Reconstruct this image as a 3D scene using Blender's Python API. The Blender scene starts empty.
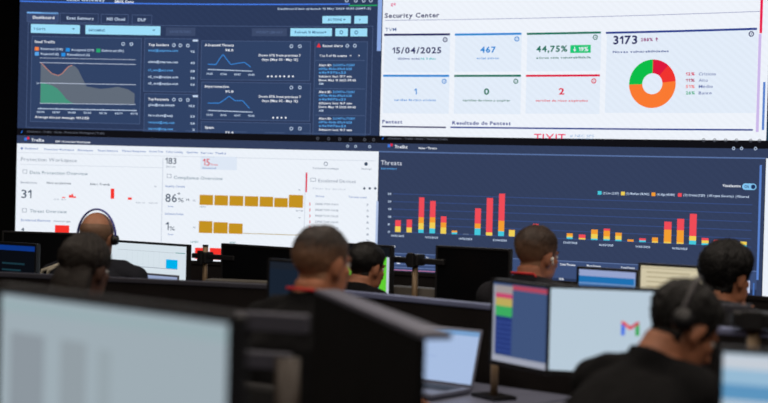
import bpy, bmesh, math, random
from mathutils import Vector, Matrix, Euler, noise
random.seed(7)
PI = math.pi
sc = bpy.context.scene
C = sc.collection
# ------------------------------------------------------------------ camera
F = 1500.0; CX = 384.0; CY = 201.5; HC = 1.52; ROLL = 0.02502; PITCH = 0.01759
cr, sr, cp, sp = math.cos(ROLL), math.sin(ROLL), math.cos(PITCH), math.sin(PITCH)
cam = bpy.data.cameras.new('camera'); co = bpy.data.objects.new('camera', cam); C.objects.link(co)
right0 = Vector((1, 0, 0)); up0 = Vector((0, sp, cp)); fwd = Vector((0, cp, -sp))
rgt = right0 * cr + up0 * sr; upv = up0 * cr - right0 * sr
m = Matrix.Identity(4)
for i in range(3):
    m[i][0] = rgt[i]; m[i][1] = upv[i]; m[i][2] = -fwd[i]
m[2][3] = HC
co.matrix_world = m
cam.sensor_width = 36; cam.lens = F / 768 * 36; cam.clip_start = 0.05; cam.clip_end = 100
cam.dof.use_dof = True; cam.dof.focus_distance = 9.3; cam.dof.aperture_fstop = 2.3
sc.camera = co
sc.view_settings.view_transform = 'Standard'; sc.view_settings.look = 'None'
sc.view_settings.gamma = 1; sc.view_settings.exposure = 0
sc.cycles.use_denoising = True
sc.cycles.max_bounces = 6

def ray(px, py):
    x = px - CX; y = CY - py
    xr = cr * x - sr * y; yr = sr * x + cr * y
    dy = F * cp + yr * sp; dz = yr * cp - F * sp
    return xr / dy, dz / dy
def at(px, py, Y):
    t, u = ray(px, py)
    return Vector((t * Y, Y, HC + u * Y))
def at_z(px, py, z):
    t, u = ray(px, py); Y = (z - HC) / u
    return Vector((t * Y, Y, z))
# ------------------------------------------------------------------ materials
def lin(c):
    c = c / 255
    return c / 12.92 if c <= .04045 else ((c + .055) / 1.055) ** 2.4
def L(rgb): return (lin(rgb[0]), lin(rgb[1]), lin(rgb[2]), 1)
MC = {}
def em(rgb, s=1.0, light=False):
    k = ('em', rgb, s, light)
    if k in MC: return MC[k]
    m_ = bpy.data.materials.new('glow_%d_%d_%d' % rgb); m_.use_nodes = True
    nt = m_.node_tree; nt.nodes.clear()
    e = nt.nodes.new('ShaderNodeEmission'); o = nt.nodes.new('ShaderNodeOutputMaterial')
    e.inputs[0].default_value = L(rgb); e.inputs[1].default_value = s
    nt.links.new(e.outputs[0], o.inputs[0])
    if not light: m_.cycles.emission_sampling = 'NONE'
    MC[k] = m_; return m_
def led(rgb, s=1.0, amp=.05, scale=60):
    """lit display surface with the faint uneven texture of LED modules"""
    k = ('led', rgb, s, amp, scale)
    if k in MC: return MC[k]
    m_ = bpy.data.materials.new('display_%d_%d_%d' % rgb); m_.use_nodes = True
    nt = m_.node_tree; nt.nodes.clear()
    e = nt.nodes.new('ShaderNodeEmission'); o = nt.nodes.new('ShaderNodeOutputMaterial')
    tc = nt.nodes.new('ShaderNodeTexCoord'); mp = nt.nodes.new('ShaderNodeMapping')
    mp.inputs['Rotation'].default_value = (0, .9, .2)
    w = nt.nodes.new('ShaderNodeTexWave'); w.inputs['Scale'].default_value = scale * .12; w.inputs['Distortion'].default_value = 2.0
    w.inputs['Detail'].default_value = 1; w.inputs['Detail Scale'].default_value = .6
    n = nt.nodes.new('ShaderNodeTexNoise'); n.inputs['Scale'].default_value = .8
    mx = nt.nodes.new('ShaderNodeMixRGB'); mx.inputs[0].default_value = .5
    cr_ = nt.nodes.new('ShaderNodeMapRange'); cr_.inputs['To Min'].default_value = s * (1 - amp); cr_.inputs['To Max'].default_value = s * (1 + amp)
    nt.links.new(tc.outputs['Object'], mp.inputs[0]); nt.links.new(mp.outputs[0], w.inputs[0]); nt.links.new(tc.outputs['Object'], n.inputs[0])
    nt.links.new(w.outputs['Fac'], mx.inputs[1]); nt.links.new(n.outputs['Fac'], mx.inputs[2])
    nt.links.new(mx.outputs[0], cr_.inputs['Value']); nt.links.new(cr_.outputs[0], e.inputs[1])
    e.inputs[0].default_value = L(rgb); nt.links.new(e.outputs[0], o.inputs[0])
    MC[k] = m_; return m_
def pbr(name, rgb, rough=.6, metal=0.0, bump=0.0, bscale=80, var=0.0, vscale=6, spec=.5, sheen=0):
    if name in MC: return MC[name]
    m_ = bpy.data.materials.new(name); m_.use_nodes = True
    nt = m_.node_tree; b = nt.nodes['Principled BSDF']
    b.inputs['Base Color'].default_value = L(rgb); b.inputs['Roughness'].default_value = rough; b.inputs['Metallic'].default_value = metal
    b.inputs['Specular IOR Level'].default_value = spec
    if sheen: b.inputs['Sheen Weight'].default_value = sheen
    tc = nt.nodes.new('ShaderNodeTexCoord')
    if var:
        n = nt.nodes.new('ShaderNodeTexNoise'); n.inputs['Scale'].default_value = vscale; n.inputs['Detail'].default_value = 5
        r = nt.nodes.new('ShaderNodeValToRGB'); a = L(rgb)
        r.color_ramp.elements[0].position = .3; r.color_ramp.elements[1].position = .7
        r.color_ramp.elements[0].color = tuple(v * (1 - var) for v in a[:3]) + (1,)
        r.color_ramp.elements[1].color = tuple(min(1, v * (1 + var)) for v in a[:3]) + (1,)
        nt.links.new(tc.outputs['Object'], n.inputs[0]); nt.links.new(n.outputs['Fac'], r.inputs[0]); nt.links.new(r.outputs[0], b.inputs['Base Color'])
    if bump:
        n2 = nt.nodes.new('ShaderNodeTexNoise'); n2.inputs['Scale'].default_value = bscale; n2.inputs['Detail'].default_value = 4
        bp = nt.nodes.new('ShaderNodeBump'); bp.inputs['Strength'].default_value = bump; bp.inputs['Distance'].default_value = .01
        nt.links.new(tc.outputs['Object'], n2.inputs[0]); nt.links.new(n2.outputs['Fac'], bp.inputs['Height']); nt.links.new(bp.outputs[0], b.inputs['Normal'])
    MC[name] = m_; return m_
def hairmat(name, top, low, z0, z1, scale=160):
    """short faded haircut: scalp tone low on the sides, hair colour higher up (object coordinates, head local)"""
    m_ = bpy.data.materials.new(name); m_.use_nodes = True
    nt = m_.node_tree; b = nt.nodes['Principled BSDF']; b.inputs['Roughness'].default_value = .6; b.inputs['Specular IOR Level'].default_value = .3
    tc = nt.nodes.new('ShaderNodeTexCoord'); sx = nt.nodes.new('ShaderNodeSeparateXYZ'); mr = nt.nodes.new('ShaderNodeMapRange')
    mr.inputs['From Min'].default_value = z0; mr.inputs['From Max'].default_value = z1; mr.interpolation_type = 'SMOOTHSTEP'
    n = nt.nodes.new('ShaderNodeTexNoise'); n.inputs['Scale'].default_value = scale; n.inputs['Detail'].default_value = 6
    mp = nt.nodes.new('ShaderNodeMapping'); mp.inputs['Scale'].default_value = (1, 1, .3)
    ad = nt.nodes.new('ShaderNodeMath'); ad.operation = 'MULTIPLY_ADD'; ad.inputs[1].default_value = .5; 
    sb = nt.nodes.new('ShaderNodeMath'); sb.operation = 'SUBTRACT'; sb.inputs[1].default_value = .25; sb.use_clamp = True
    mx = nt.nodes.new('ShaderNodeMixRGB'); mx.inputs[1].default_value = L(low); mx.inputs[2].default_value = L(top)
    nt.links.new(tc.outputs['Object'], sx.inputs[0]); nt.links.new(sx.outputs[2], mr.inputs['Value'])
    nt.links.new(tc.outputs['Object'], mp.inputs[0]); nt.links.new(mp.outputs[0], n.inputs[0])
    nt.links.new(n.outputs['Fac'], ad.inputs[0]); nt.links.new(mr.outputs[0], ad.inputs[2]); nt.links.new(ad.outputs[0], sb.inputs[0])
    nt.links.new(sb.outputs[0], mx.inputs[0]); nt.links.new(mx.outputs[0], b.inputs['Base Color'])
    bp = nt.nodes.new('ShaderNodeBump'); bp.inputs['Strength'].default_value = .5; bp.inputs['Distance'].default_value = .004
    nt.links.new(n.outputs['Fac'], bp.inputs['Height']); nt.links.new(bp.outputs[0], b.inputs['Normal'])
    return m_
black_plastic = pbr('black_plastic', (20, 20, 23), .45, bump=.05, bscale=400)
dark_metal = pbr('dark_metal', (34, 34, 38), .4, .6)
pole_metal = pbr('pole_metal', (142, 120, 94), .45, .3, var=.1)  # tan of the warm room light is put into the metal's colour
dim_trim = pbr('dim_trim', (62, 62, 72), .5, .3, var=.08)
grey_trim = pbr('grey_trim', (128, 136, 172), .4, .3, var=.08)  # grey rail; the blue video wall's reflection is put into its colour
bar_trim = pbr('bar_trim', (78, 78, 90), .5, .2)
shaded_pole = pbr('shaded_pole', (52, 44, 38), .5, .2)  # darker copy of the tan pole metal, dim light put into its colour
felt_dark = pbr('felt_dark', (30, 27, 27), .95, bump=.4, bscale=300, var=.15, spec=.1)
felt_black = pbr('felt_black', (17, 16, 17), .95, bump=.4, bscale=300, var=.15, spec=.1)
desk_grey = pbr('desk_grey', (104, 108, 128), .45, bump=.03, var=.06)
shelf_grey = pbr('shelf_grey', (96, 93, 88), .6, var=.08)
chair_fab = pbr('chair_fabric', (24, 24, 26), .9, bump=.4, bscale=300, var=.1)
off_panel = pbr('switched_off_panel', (7, 8, 11), .28, spec=.4)
# ------------------------------------------------------------------ object helpers
def link(name, me, mats=(), parent=None, smooth=False):
    o = bpy.data.objects.new(name, me); C.objects.link(o)
    for q in mats: me.materials.append(q)
    if parent is not None: o.parent = parent
    if smooth:
        for p in me.polygons: p.use_smooth = True
    return o
def obj(name, bm, mats, parent=None, smooth=False):
    me = bpy.data.meshes.new(name); bm.normal_update(); bm.to_mesh(me); bm.free()
    if not isinstance(mats, (list, tuple)): mats = [mats]
    return link(name, me, mats, parent, smooth)
def tag(o, label=None, cat=None, group=None, kind=None):
    if label: o['label'] = label
    if cat: o['category'] = cat
    if group: o['group'] = group
    if kind: o['kind'] = kind
    return o
def empty(name, loc=(0, 0, 0), rz=0.0):
    o = bpy.data.objects.new(name, None); C.objects.link(o); o.location = loc; o.rotation_euler = (0, 0, rz)
    o.empty_display_size = .1
    return o
def box(bm, x0, x1, y0, y1, z0, z1, bev=0.0, mat=Matrix.Identity(4), mi=0):
    vs = [bm.verts.new(mat @ Vector((x, y, z))) for x in (x0, x1) for y in (y0, y1) for z in (z0, z1)]
    fs = []
    for idx in ((0, 1, 3, 2), (4, 6, 7, 5), (0, 4, 5, 1), (2, 3, 7, 6), (0, 2, 6, 4), (1, 5, 7, 3)):
        f = bm.faces.new([vs[i] for i in idx]); f.material_index = mi; fs.append(f)
    if bev:
        es = list({e for f in fs for e in f.edges})
        bmesh.ops.bevel(bm, geom=es, offset=bev, segments=2, affect='EDGES', profile=.5)
def frame_of(d):
    d = d.normalized(); r = Vector((0, 0, 1)) if abs(d.z) < .95 else Vector((0, 1, 0))
    a = d.cross(r).normalized(); b = a.cross(d).normalized()
    return a, b
def tube(bm, pts, rad, n=14, caps=True, flat=None, refx=None):
    """closed swept tube; rad item is a number or (ra, rb): ra along refx, rb across it"""
    pts = [Vector(p) for p in pts]; rings = []
    for i, p in enumerate(pts):
        if i == 0: d = pts[1] - pts[0]
        elif i == len(pts) - 1: d = pts[-1] - pts[-2]
        else: d = (pts[i + 1] - pts[i]).normalized() + (pts[i] - pts[i - 1]).normalized()
        if refx is not None:
            d = d.normalized(); a = (Vector(refx) - d * d.dot(Vector(refx))).normalized(); b = d.cross(a).normalized()
        else: a, b = frame_of(d)
        r = rad[i] if isinstance(rad, (list, tuple)) else rad
        ra, rb = r if isinstance(r, (list, tuple)) else (r, r)
        rings.append([bm.verts.new(p + a * ra * math.cos(2 * PI * k / n) + b * rb * math.sin(2 * PI * k / n)) for k in range(n)])
    for i in range(len(rings) - 1):
        for k in range(n):
            bm.faces.new((rings[i][k], rings[i][(k + 1) % n], rings[i + 1][(k + 1) % n], rings[i + 1][k]))
    if caps:
        bm.faces.new(rings[0][::-1]); bm.faces.new(rings[-1])
def ell(bm, c, r, rot=None, u=20, v=14):
    M = Matrix.Translation(Vector(c)) @ (rot.to_4x4() if rot else Matrix.Identity(4)) @ Matrix.Diagonal((r[0], r[1], r[2], 1))
    bmesh.ops.create_uvsphere(bm, u_segments=u, v_segments=v, radius=1, matrix=M)
def disc_cyl(bm, c, r, h, n=20, axis='Z'):
    c = Vector(c); d = {'X': Vector((1, 0, 0)), 'Y': Vector((0, 1, 0)), 'Z': Vector((0, 0, 1))}[axis]
    tube(bm, [c - d * h / 2, c + d * h / 2], r, n)
def remeshed(name, bm, voxel, smooth=4, xf=None):
    """closed volumes fused to one continuous skin"""
    bmesh.ops.recalc_face_normals(bm, faces=bm.faces)
    me = bpy.data.meshes.new('tmp'); bm.to_mesh(me); bm.free()
    o = bpy.data.objects.new('tmp', me); C.objects.link(o)
    r = o.modifiers.new('r', 'REMESH'); r.mode = 'VOXEL'; r.voxel_size = voxel
    s = o.modifiers.new('s', 'SMOOTH'); s.factor = .5; s.iterations = smooth
    dg = bpy.context.evaluated_depsgraph_get(); dg.update()
    out = bpy.data.meshes.new_from_object(o.evaluated_get(dg)); out.name = name
    bpy.data.objects.remove(o); bpy.data.meshes.remove(me)
    if xf is not None: out.transform(xf)
    return out
# ------------------------------------------------------------------ glyphs
CH = ''.join(chr(i) for i in range(33, 127)) + 'õíúéçá•'
GL = {}
def build_glyphs():
    objs = []
    for bold in (0, 1):
        for ch in CH:
            c = bpy.data.curves.new('g', 'FONT'); c.body = ch; c.resolution_u = 2; c.offset = .028 if bold else .006; c.fill_mode = 'FRONT'
            o = bpy.data.objects.new('g', c); C.objects.link(o); objs.append((bold, ch, o))
    dg = bpy.context.evaluated_depsgraph_get(); dg.update()
    for bold, ch, o in objs:
        me = o.evaluated_get(dg).to_mesh()
        vs = [(v.co.x, v.co.y) for v in me.vertices]; fs = [tuple(p.vertices) for p in me.polygons]
        if vs:
            x0 = min(v[0] for v in vs); x1 = max(v[0] for v in vs)
            GL[(bold, ch)] = ([(v[0] - x0, v[1]) for v in vs], fs, x1 - x0)
        o.evaluated_get(dg).to_mesh_clear()
    for _, _, o in objs:
        c = o.data; bpy.data.objects.remove(o); bpy.data.curves.remove(c)
build_glyphs()
for b_, w_ in ((0, .085), (1, .12)):
    GL[(b_, '1')] = ([(.0, .53), (.0, .53 - w_), (.17, .60 - w_), (.17, 0), (.17 + w_, 0), (.17 + w_, .69), (.17, .69)], [(0, 1, 2, 6), (2, 3, 4, 5, 6)], .17 + w_)
CAP = .69
class Paint:
    """flat marks laid on a display surface; surf(s, z, layer) gives the point in the thing's space"""
    def __init__(self, surf, step=.35): self.surf = surf; self.v = []; self.f = []; self.mi = []; self.m = []; self.step = step
    def mat(self, m_):
        if m_ not in self.m: self.m.append(m_)
        return self.m.index(m_)
    def quad(self, s0, s1, z0, z1, m_, layer=1):
        if s1 < s0: s0, s1 = s1, s0
        if z1 < z0: z0, z1 = z1, z0
        n = max(1, int((s1 - s0) / self.step) + 1); k = self.mat(m_); b = len(self.v)
        for i in range(n + 1):
            s = s0 + (s1 - s0) * i / n; self.v += [self.surf(s, z0, layer), self.surf(s, z1, layer)]
        for i in range(n):
            self.f.append((b + 2 * i, b + 2 * i + 2, b + 2 * i + 3, b + 2 * i + 1)); self.mi.append(k)
        return self
    def poly(self, pts, m_, layer=1):
        b = len(self.v); self.v += [self.surf(s, z, layer) for s, z in pts]; self.f.append(tuple(range(b, b + len(pts)))); self.mi.append(self.mat(m_)); return self
    def line(self, pts, w, m_, layer=2):
        for (a, b_), (c, d) in zip(pts, pts[1:]):
            l = math.hypot(c - a, d - b_) or 1; nx, nz = -(d - b_) / l * w / 2, (c - a) / l * w / 2
            self.poly([(a - nx, b_ - nz), (c - nx, d - nz), (c + nx, d + nz), (a + nx, b_ + nz)], m_, layer)
        return self
    def outline(self, s0, s1, z0, z1, w, m_, layer=1):
        self.quad(s0, s1, z1 - w, z1, m_, layer); self.quad(s0, s1, z0, z0 + w, m_, layer)
        self.quad(s0, s0 + w, z0 + w, z1 - w, m_, layer); self.quad(s1 - w, s1, z0 + w, z1 - w, m_, layer); return self
    def ring(self, s, z, r0, r1, a0, a1, m_, layer=2, n=24):
        k = max(2, int(n * abs(a1 - a0) / (2 * PI)) + 1)
        for i in range(k):
            p, q = a0 + (a1 - a0) * i / k, a0 + (a1 - a0) * (i + 1) / k
            if r0 <= 0: self.poly([(s, z), (s + r1 * math.sin(p), z + r1 * math.cos(p)), (s + r1 * math.sin(q), z + r1 * math.cos(q))], m_, layer)
            else: self.poly([(s + r0 * math.sin(p), z + r0 * math.cos(p)), (s + r1 * math.sin(p), z + r1 * math.cos(p)), (s + r1 * math.sin(q), z + r1 * math.cos(q)), (s + r0 * math.sin(q), z + r0 * math.cos(q))], m_, layer)
        return self
    def text(self, st, s0, s1, z, cap, m_, layer=3, bold=0):
        pos = 0; items = []
        for ch in st:
            if (bold, ch) not in GL: pos += .3; continue
            g = GL[(bold, ch)]; items.append((pos, g)); pos += g[2] + .09
        if not items: return self
        k = (s1 - s0) / (pos - .09); kz = cap / CAP; mi = self.mat(m_)
        for p0, (vs, fs, w) in items:
            b = len(self.v)
            self.v += [self.surf(s0 + (p0 + x) * k, z + y * kz, layer) for x, y in vs]
            for f in fs: self.f.append(tuple(b + i for i in f)); self.mi.append(mi)
        return self
    sep = False
    def mark(self, nm): 
        if self.sep: self.cuts.append((len(self.f), nm))
    def build(self, name, parent):
        if self.sep and len(self.cuts) > 1:
            o = None; ends = [c[0] for c in self.cuts[1:]] + [len(self.f)]
            for (a, nm), b in zip(self.cuts, ends):
                if b <= a: continue
                fs = self.f[a:b]; used = sorted({i for f in fs for i in f}); mp = {k: i for i, k in enumerate(used)}
                me = bpy.data.meshes.new(nm or name); me.from_pydata([tuple(self.v[k]) for k in used], [], [tuple(mp[i] for i in f) for f in fs])
                ms = sorted(set(self.mi[a:b]))
                for q in ms: me.materials.append(self.m[q])
                me.polygons.foreach_set('material_index', [ms.index(i) for i in self.mi[a:b]]); me.update()
                o = bpy.data.objects.new(nm or name, me); C.objects.link(o); o.parent = parent
            return o
        me = bpy.data.meshes.new(name); me.from_pydata([tuple(v) for v in self.v], [], self.f)
        for q in self.m: me.materials.append(q)
        me.polygons.foreach_set('material_index', self.mi); me.update()
        o = bpy.data.objects.new(name, me); C.objects.link(o); o.parent = parent
        return o
# ------------------------------------------------------------------ the curved video wall
D0, WA, WB, WC = 12.5, .32638, .64544, -.15882
def D(t): return D0 / (1 + WA * t + WB * t * t + WC * t ** 3)
TT = [-.45 + i * .002 for i in range(451)]; SS = [0.0]
PT = [Vector((t * D(t), D(t), 0)) for t in TT]
for i in range(450): SS.append(SS[-1] + (PT[i + 1] - PT[i]).length)
import bisect
def t2s(t):
    f = (t + .45) / .002; i = max(0, min(449, int(f))); return SS[i] + (SS[i + 1] - SS[i]) * (f - i)
def wall_pt(s, z, off=0.0):
    i = max(0, min(449, bisect.bisect_right(SS, s) - 1)); f = (s - SS[i]) / (SS[i + 1] - SS[i])
    p = PT[i].lerp(PT[i + 1], f); d = (PT[i + 1] - PT[i]).normalized(); n = Vector((d.y, -d.x, 0))
    return Vector((p.x + n.x * off, p.y + n.y * off, z))
LAY = .0016
def wsurf(s, z, layer): return wall_pt(s, z, layer * LAY)
def sz(px, py):
    t, u = ray(px, py); return t2s(t), HC + u * D(t)
PXM = 12.1 / F       # one photo pixel on the wall, metres (about)
class WP(Paint):
    """Paint with photograph coordinates: the point of the wall seen there"""
    def __init__(self, sep=True): super().__init__(wsurf); self.sep = sep; self.cuts = [(0, None)]; self.last = None
    def cut(self, kind):
        # a new piece starts with each line of writing and each icon
        if kind in ('text', 'icon') or self.last in ('text', 'icon'): self.mark({'text': 'text_line', 'icon': 'icon', 'mark': None}[kind])
        self.last = kind
    def r(self, x0, y0, x1, y1, m_, layer=1, xr=None):
        self.cut('mark'); xc = (x0 + x1) / 2 if xr is None else xr; ym = (y0 + y1) / 2
        return self.quad(sz(x0, ym)[0], sz(x1, ym)[0], sz(xc, y1)[1], sz(xc, y0)[1], m_, layer)
    def hl(self, x0, x1, xr, y, w, m_, layer=2):
        self.cut('mark'); z = sz(xr, y)[1]; return self.quad(sz(x0, y)[0], sz(x1, y)[0], z - w * PXM / 2, z + w * PXM / 2, m_, layer)
    def box(self, x0, y0, x1, y1, w, m_, layer=2, xr=None):
        xc = (x0 + x1) / 2 if xr is None else xr; ym = (y0 + y1) / 2
        return self.outline(sz(x0, ym)[0], sz(x1, ym)[0], sz(xc, y1)[1], sz(xc, y0)[1], w * PXM, m_, layer)
    def t(self, st, x0, x1, yb, cap, m_, bold=1, layer=4):
        self.cut('text')
        s0, s1 = sz(x0, yb)[0], sz(x1, yb)[0]; z = sz((x0 + x1) / 2, yb)[1]
        return self.text(st, s0, s1, z, cap * PXM, m_, layer, bold)
    def pl(self, pts, w, m_, layer=3): return self.line([sz(*p) for p in pts], w * PXM, m_, layer)
    def pg(self, pts, m_, layer=2): return self.poly([sz(*p) for p in pts], m_, layer)
    def area(self, top, base, m_, layer=2):
        tp = [sz(*q) for q in top]; b0 = sz(*base[0]); b1 = sz(*base[1])
        for (a, za), (b, zb_) in zip(tp, tp[1:]):
            f0 = (a - b0[0]) / (b1[0] - b0[0]); f1 = (b - b0[0]) / (b1[0] - b0[0])
            self.poly([(a, b0[1] + f0 * (b1[1] - b0[1])), (b, b0[1] + f1 * (b1[1] - b0[1])), (b, zb_), (a, za)], m_, layer)
        return self
    def icon(self, x, y, r, m_, layer=3):
        self.cut('icon'); s, z = sz(x, y); return self.ring(s, z, r * PXM * .62, r * PXM, 0, 2 * PI, m_, layer, 12)
    def dot(self, x, y, r, m_, layer=3):
        if self.last != 'icon': self.cut('mark')
        s, z = sz(x, y); return self.ring(s, z, 0, r * PXM, 0, 2 * PI, m_, layer, 10)
SL = sz(17.3, 130)[0]; SM = sz(379.6, 128)[0]; SR = sz(766.6, 135)[0]
ZU = sz(375, 135.9)[1]; CELL = (SM - SL) * 9 / 16; ZB = sz(762, 303)[1]; ZT = ZU + CELL
S_END = SR + 1.6
navy = led((45, 59, 91), 1, .06); navy2 = led((52, 64, 94), 1, .045); whit = led((236, 242, 250), 1.0, .018); whit2 = led((238, 243, 251), 1.0, .025)
def screen(name, label, s0, s1, z0, z1, m_):
    pc = wall_pt((s0 + s1) / 2, z0)
    root = empty(name); tag(root, label, 'display screen', 'screens of the video wall')
    bm = bmesh.new(); n = 16; fr = []; bk = []
    for i in range(n + 1):
        s = s0 + (s1 - s0) * i / n
        fr.append((bm.verts.new(wall_pt(s, z0)), bm.verts.new(wall_pt(s, z1)))); bk.append((bm.verts.new(wall_pt(s, z0, -.07)), bm.verts.new(wall_pt(s, z1, -.07))))
    for i in range(n):
        bm.faces.new((fr[i][0], fr[i + 1][0], fr[i + 1][1], fr[i][1])).material_index = 0
        bm.faces.new((bk[i + 1][0], bk[i][0], bk[i][1], bk[i + 1][1])).material_index = 1
        bm.faces.new((fr[i][1], fr[i + 1][1], bk[i + 1][1], bk[i][1])).material_index = 1
        bm.faces.new((fr[i][0], bk[i][0], bk[i + 1][0], fr[i + 1][0])).material_index = 1
    for a, b in ((fr[0], bk[0]), (bk[n], fr[n])): bm.faces.new((a[0], a[1], b[1], b[0])).material_index = 1
    obj('display_panel', bm, [m_, black_plastic], root)
    return root
E_ = .002
tl = screen('video_wall_screen', 'huge dark blue wall screen at upper left, email traffic dashboard with area chart', SL, SM - E_, ZU + E_, ZT, navy)
tr = screen('video_wall_screen', 'huge white wall screen at upper right, headed Security Center, with a ring chart', SM + E_, SR - E_, ZU + E_, ZT, whit2)
bl = screen('video_wall_screen', 'huge white wall screen at lower left with rows of gold bars and 86% figure', SL, SM - E_, ZB, ZU - E_, whit)
br = screen('video_wall_screen', 'huge dark blue wall screen at lower right with stacked red, orange and cyan Threats bars', SM + E_, SR - E_, ZB, ZU - E_, navy2)
ur = screen('video_wall_screen', 'sliver of dark teal wall screen at the right photo edge, upper row', SR + E_, S_END, ZU + E_, ZT, led((30, 62, 92), 1, .1))
lr = screen('video_wall_screen', 'sliver of white wall screen at the right photo edge, lower row', SR + E_, S_END, ZB, ZU - E_, whit)

lt = em((196, 214, 240)); wt = em((235, 240, 250)); cy_btn = em((158, 222, 250)); cy_txt = em((40, 90, 140)); bl_line = em((70, 110, 190))
card_ln = em((78, 96, 134)); dk_btn = em((60, 74, 106)); blue = em((40, 140, 225)); bluetx = em((90, 165, 235)); grn = em((40, 170, 110)); redm = em((235, 50, 60)); orng = em((240, 130, 70))
# --- upper left: email dashboard
p = WP(); p.hl(SS and 20, 350, 200, 4.2, 1.3, em((70, 125, 235)), 1); p.hl(349, 377.5, 365, 5.5, 1.1, em((35, 175, 95)), 1); hb = p.build('header_bar', tl)
p = WP(); p.t('Email Gateway', 67, 105, 1.2, 2.4, lt); p.t('EMAIL Demo', 115, 134, 2.9, 2.6, wt)
p.t('Dashboard last updated: 12 May 2025 13:05 (GMT-3)', 278, 371, 9.6, 1.8, lt)
for x in (347, 356, 364, 371): p.icon(x, .6, 1.9, lt)
p.build('header_text', hb)
for (x0, x1, st, a, b, on) in ((27, 58.5, 'Dashboard', 33, 54.5, 1), (60, 98.5, 'Exec Summary', 67, 94, 0), (101, 128.5, 'NIS Cloud', 107, 125, 0), (132, 152, 'DLP', 138, 146, 0)):
    y = 12.6 + (x0 - 27) * .022
    p = WP()
    if on: p.r(x0, y, x1, y + 9.6, em((58, 74, 112)), 1); p.r(x0, y - .4, x1, y + 1.1, em((120, 180, 245)), 2)
    p.box(x0, y, x1, y + 9.6, .5, card_ln, 2); p.t(st, a, b, y + 6.3, 2.9, wt if on else lt, 1); p.build('tab', tl)
p = WP(); p.box(27, 23.2, 372, 128, .5, card_ln, 1, xr=50); p.build('dashboard_border', tl)
for (x0, y0, x1, y1, lit, st, a, b) in ((31, 24.6, 80, 33.4, 1, '7 DAYS', 34, 45.5), (85.5, 25.8, 160.5, 34.8, 1, 'INCOMING', 89, 105), (166, 27.6, 195.5, 35.8, 0, 'SAVE FILTERS', 170, 191),
        (322.5, 16, 351, 23.4, 1, 'ACTIONS', 328, 342), (354.5, 16, 367.8, 23.6, 1, '+', 359, 361), (252, 28.3, 287, 36.2, 0, 'WIDGET LIBRARY', 256, 283), (290.5, 28.3, 332, 36.2, 1, 'Refresh 15 Minutes', 295, 324), (335.5, 28.4, 348, 36.2, 1, '', 0, 0), (350.5, 28.5, 367.3, 36.4, 1, '', 0, 0)):
    p = WP(); p.r(x0, y0, x1, y1, cy_btn if lit else dk_btn, 2)
    ym = (y0 + y1) / 2
    if st: p.t(st, a, b, ym + 1.2, 2.4, cy_txt if lit else card_ln, 1)
    if lit and (x1 - x0) > 25: p.pg([(x1 - 8, ym - .6), (x1 - 6.5, ym + .9), (x1 - 5, ym - .6)], cy_txt, 3)
    if lit and not st:
        p.icon(x0 + 6, ym, 2, cy_txt, 3)
    p.build('button', tl)
def card_base(x0, y0, x1, y1, title, ta, tb, ty, icons=()):
    p = WP(); p.r(x0, y0, x1, y1, em((49, 67, 102)), 1); p.box(x0, y0, x1, y1, .5, card_ln, 2); o = p.build('card', tl)
    q = WP(); q.t(title, ta, tb, ty, 2.4, wt, 1)
    for (x, y) in icons: q.icon(x, y, 1.9, lt); 
    return o, q
c_, q = card_base(31, 37.2, 141, 123, 'Email Traffic', 35, 55, 43, ((123.3, 44), (131.5, 44.2)))
for (x, y, m_, st, a, b) in ((35, 47, orng, 'Received (210)', 41, 63), (66, 48, blue, 'Accepted (211)', 71.5, 94), (96.5, 48.8, grn, 'Delivered (84)', 102, 124), (35, 52, bluetx, 'Rejected (0)', 41, 59), (61.5, 52.8, blue, 'Remediated (6)', 67.5, 90)):
    q.r(x, y, x + 4, y + 3.6, m_, 3); q.t(st, a, b, y + 3, 2.2, lt, 1)
q.t('Average size per message: 149.2 KB', 35, 89, 118.6, 2.3, wt, 1)
q.t('Count', 36.5, 39, 84, 2, lt, 1)
q.build('card_text', c_)
def Z1(x, y): return (x / 2.88, y / 2.88)
p = WP()
p.area([Z1(*a) for a in ((118, 180), (134, 197), (150, 212), (168, 218), (180, 212), (190, 200), (198, 192), (208, 188), (216, 191), (225, 200), (237, 225), (250, 249), (290, 256), (315, 254), (340, 250), (370, 258), (388, 270))], [Z1(118, 297), Z1(388, 301)], em((98, 108, 122)), 2)
p.pl([Z1(*a) for a in ((118, 180), (134, 197), (150, 212), (168, 218), (180, 212), (190, 200), (198, 192), (208, 188))], .7, em((205, 140, 120)), 4)
p.area([Z1(*a) for a in ((118, 238), (135, 242), (150, 246), (165, 255), (178, 268), (190, 284), (205, 295), (212, 297.5))], [Z1(118, 297), Z1(388, 301)], em((70, 148, 125)), 3)
p.sep = False; p.build('area_chart', c_)
p = WP()
for (y0, y1, w) in ((58, 59.8, .4), (62.6, 64.6, .55), (83, 84.8, .55), (103.3, 104.6, .5)): p.pl([(40, y0), (136, y1)], w, em((200, 212, 235)), 5)
p.pl([(38, 108.6), (137, 110.6)], .8, lt, 4)
for i in range(7): p.t('05/%02d' % (6 + i), 37 + i * 15.6, 44.5 + i * 15.6, 112.8 + i * .3, 1.8, lt, 1); p.pl([(41 + i * 15.6, 107.5 + .3 * i), (41 + i * 15.6, 109.5 + .3 * i)], .6, lt, 4)
p.build('chart_axis', c_)
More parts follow.
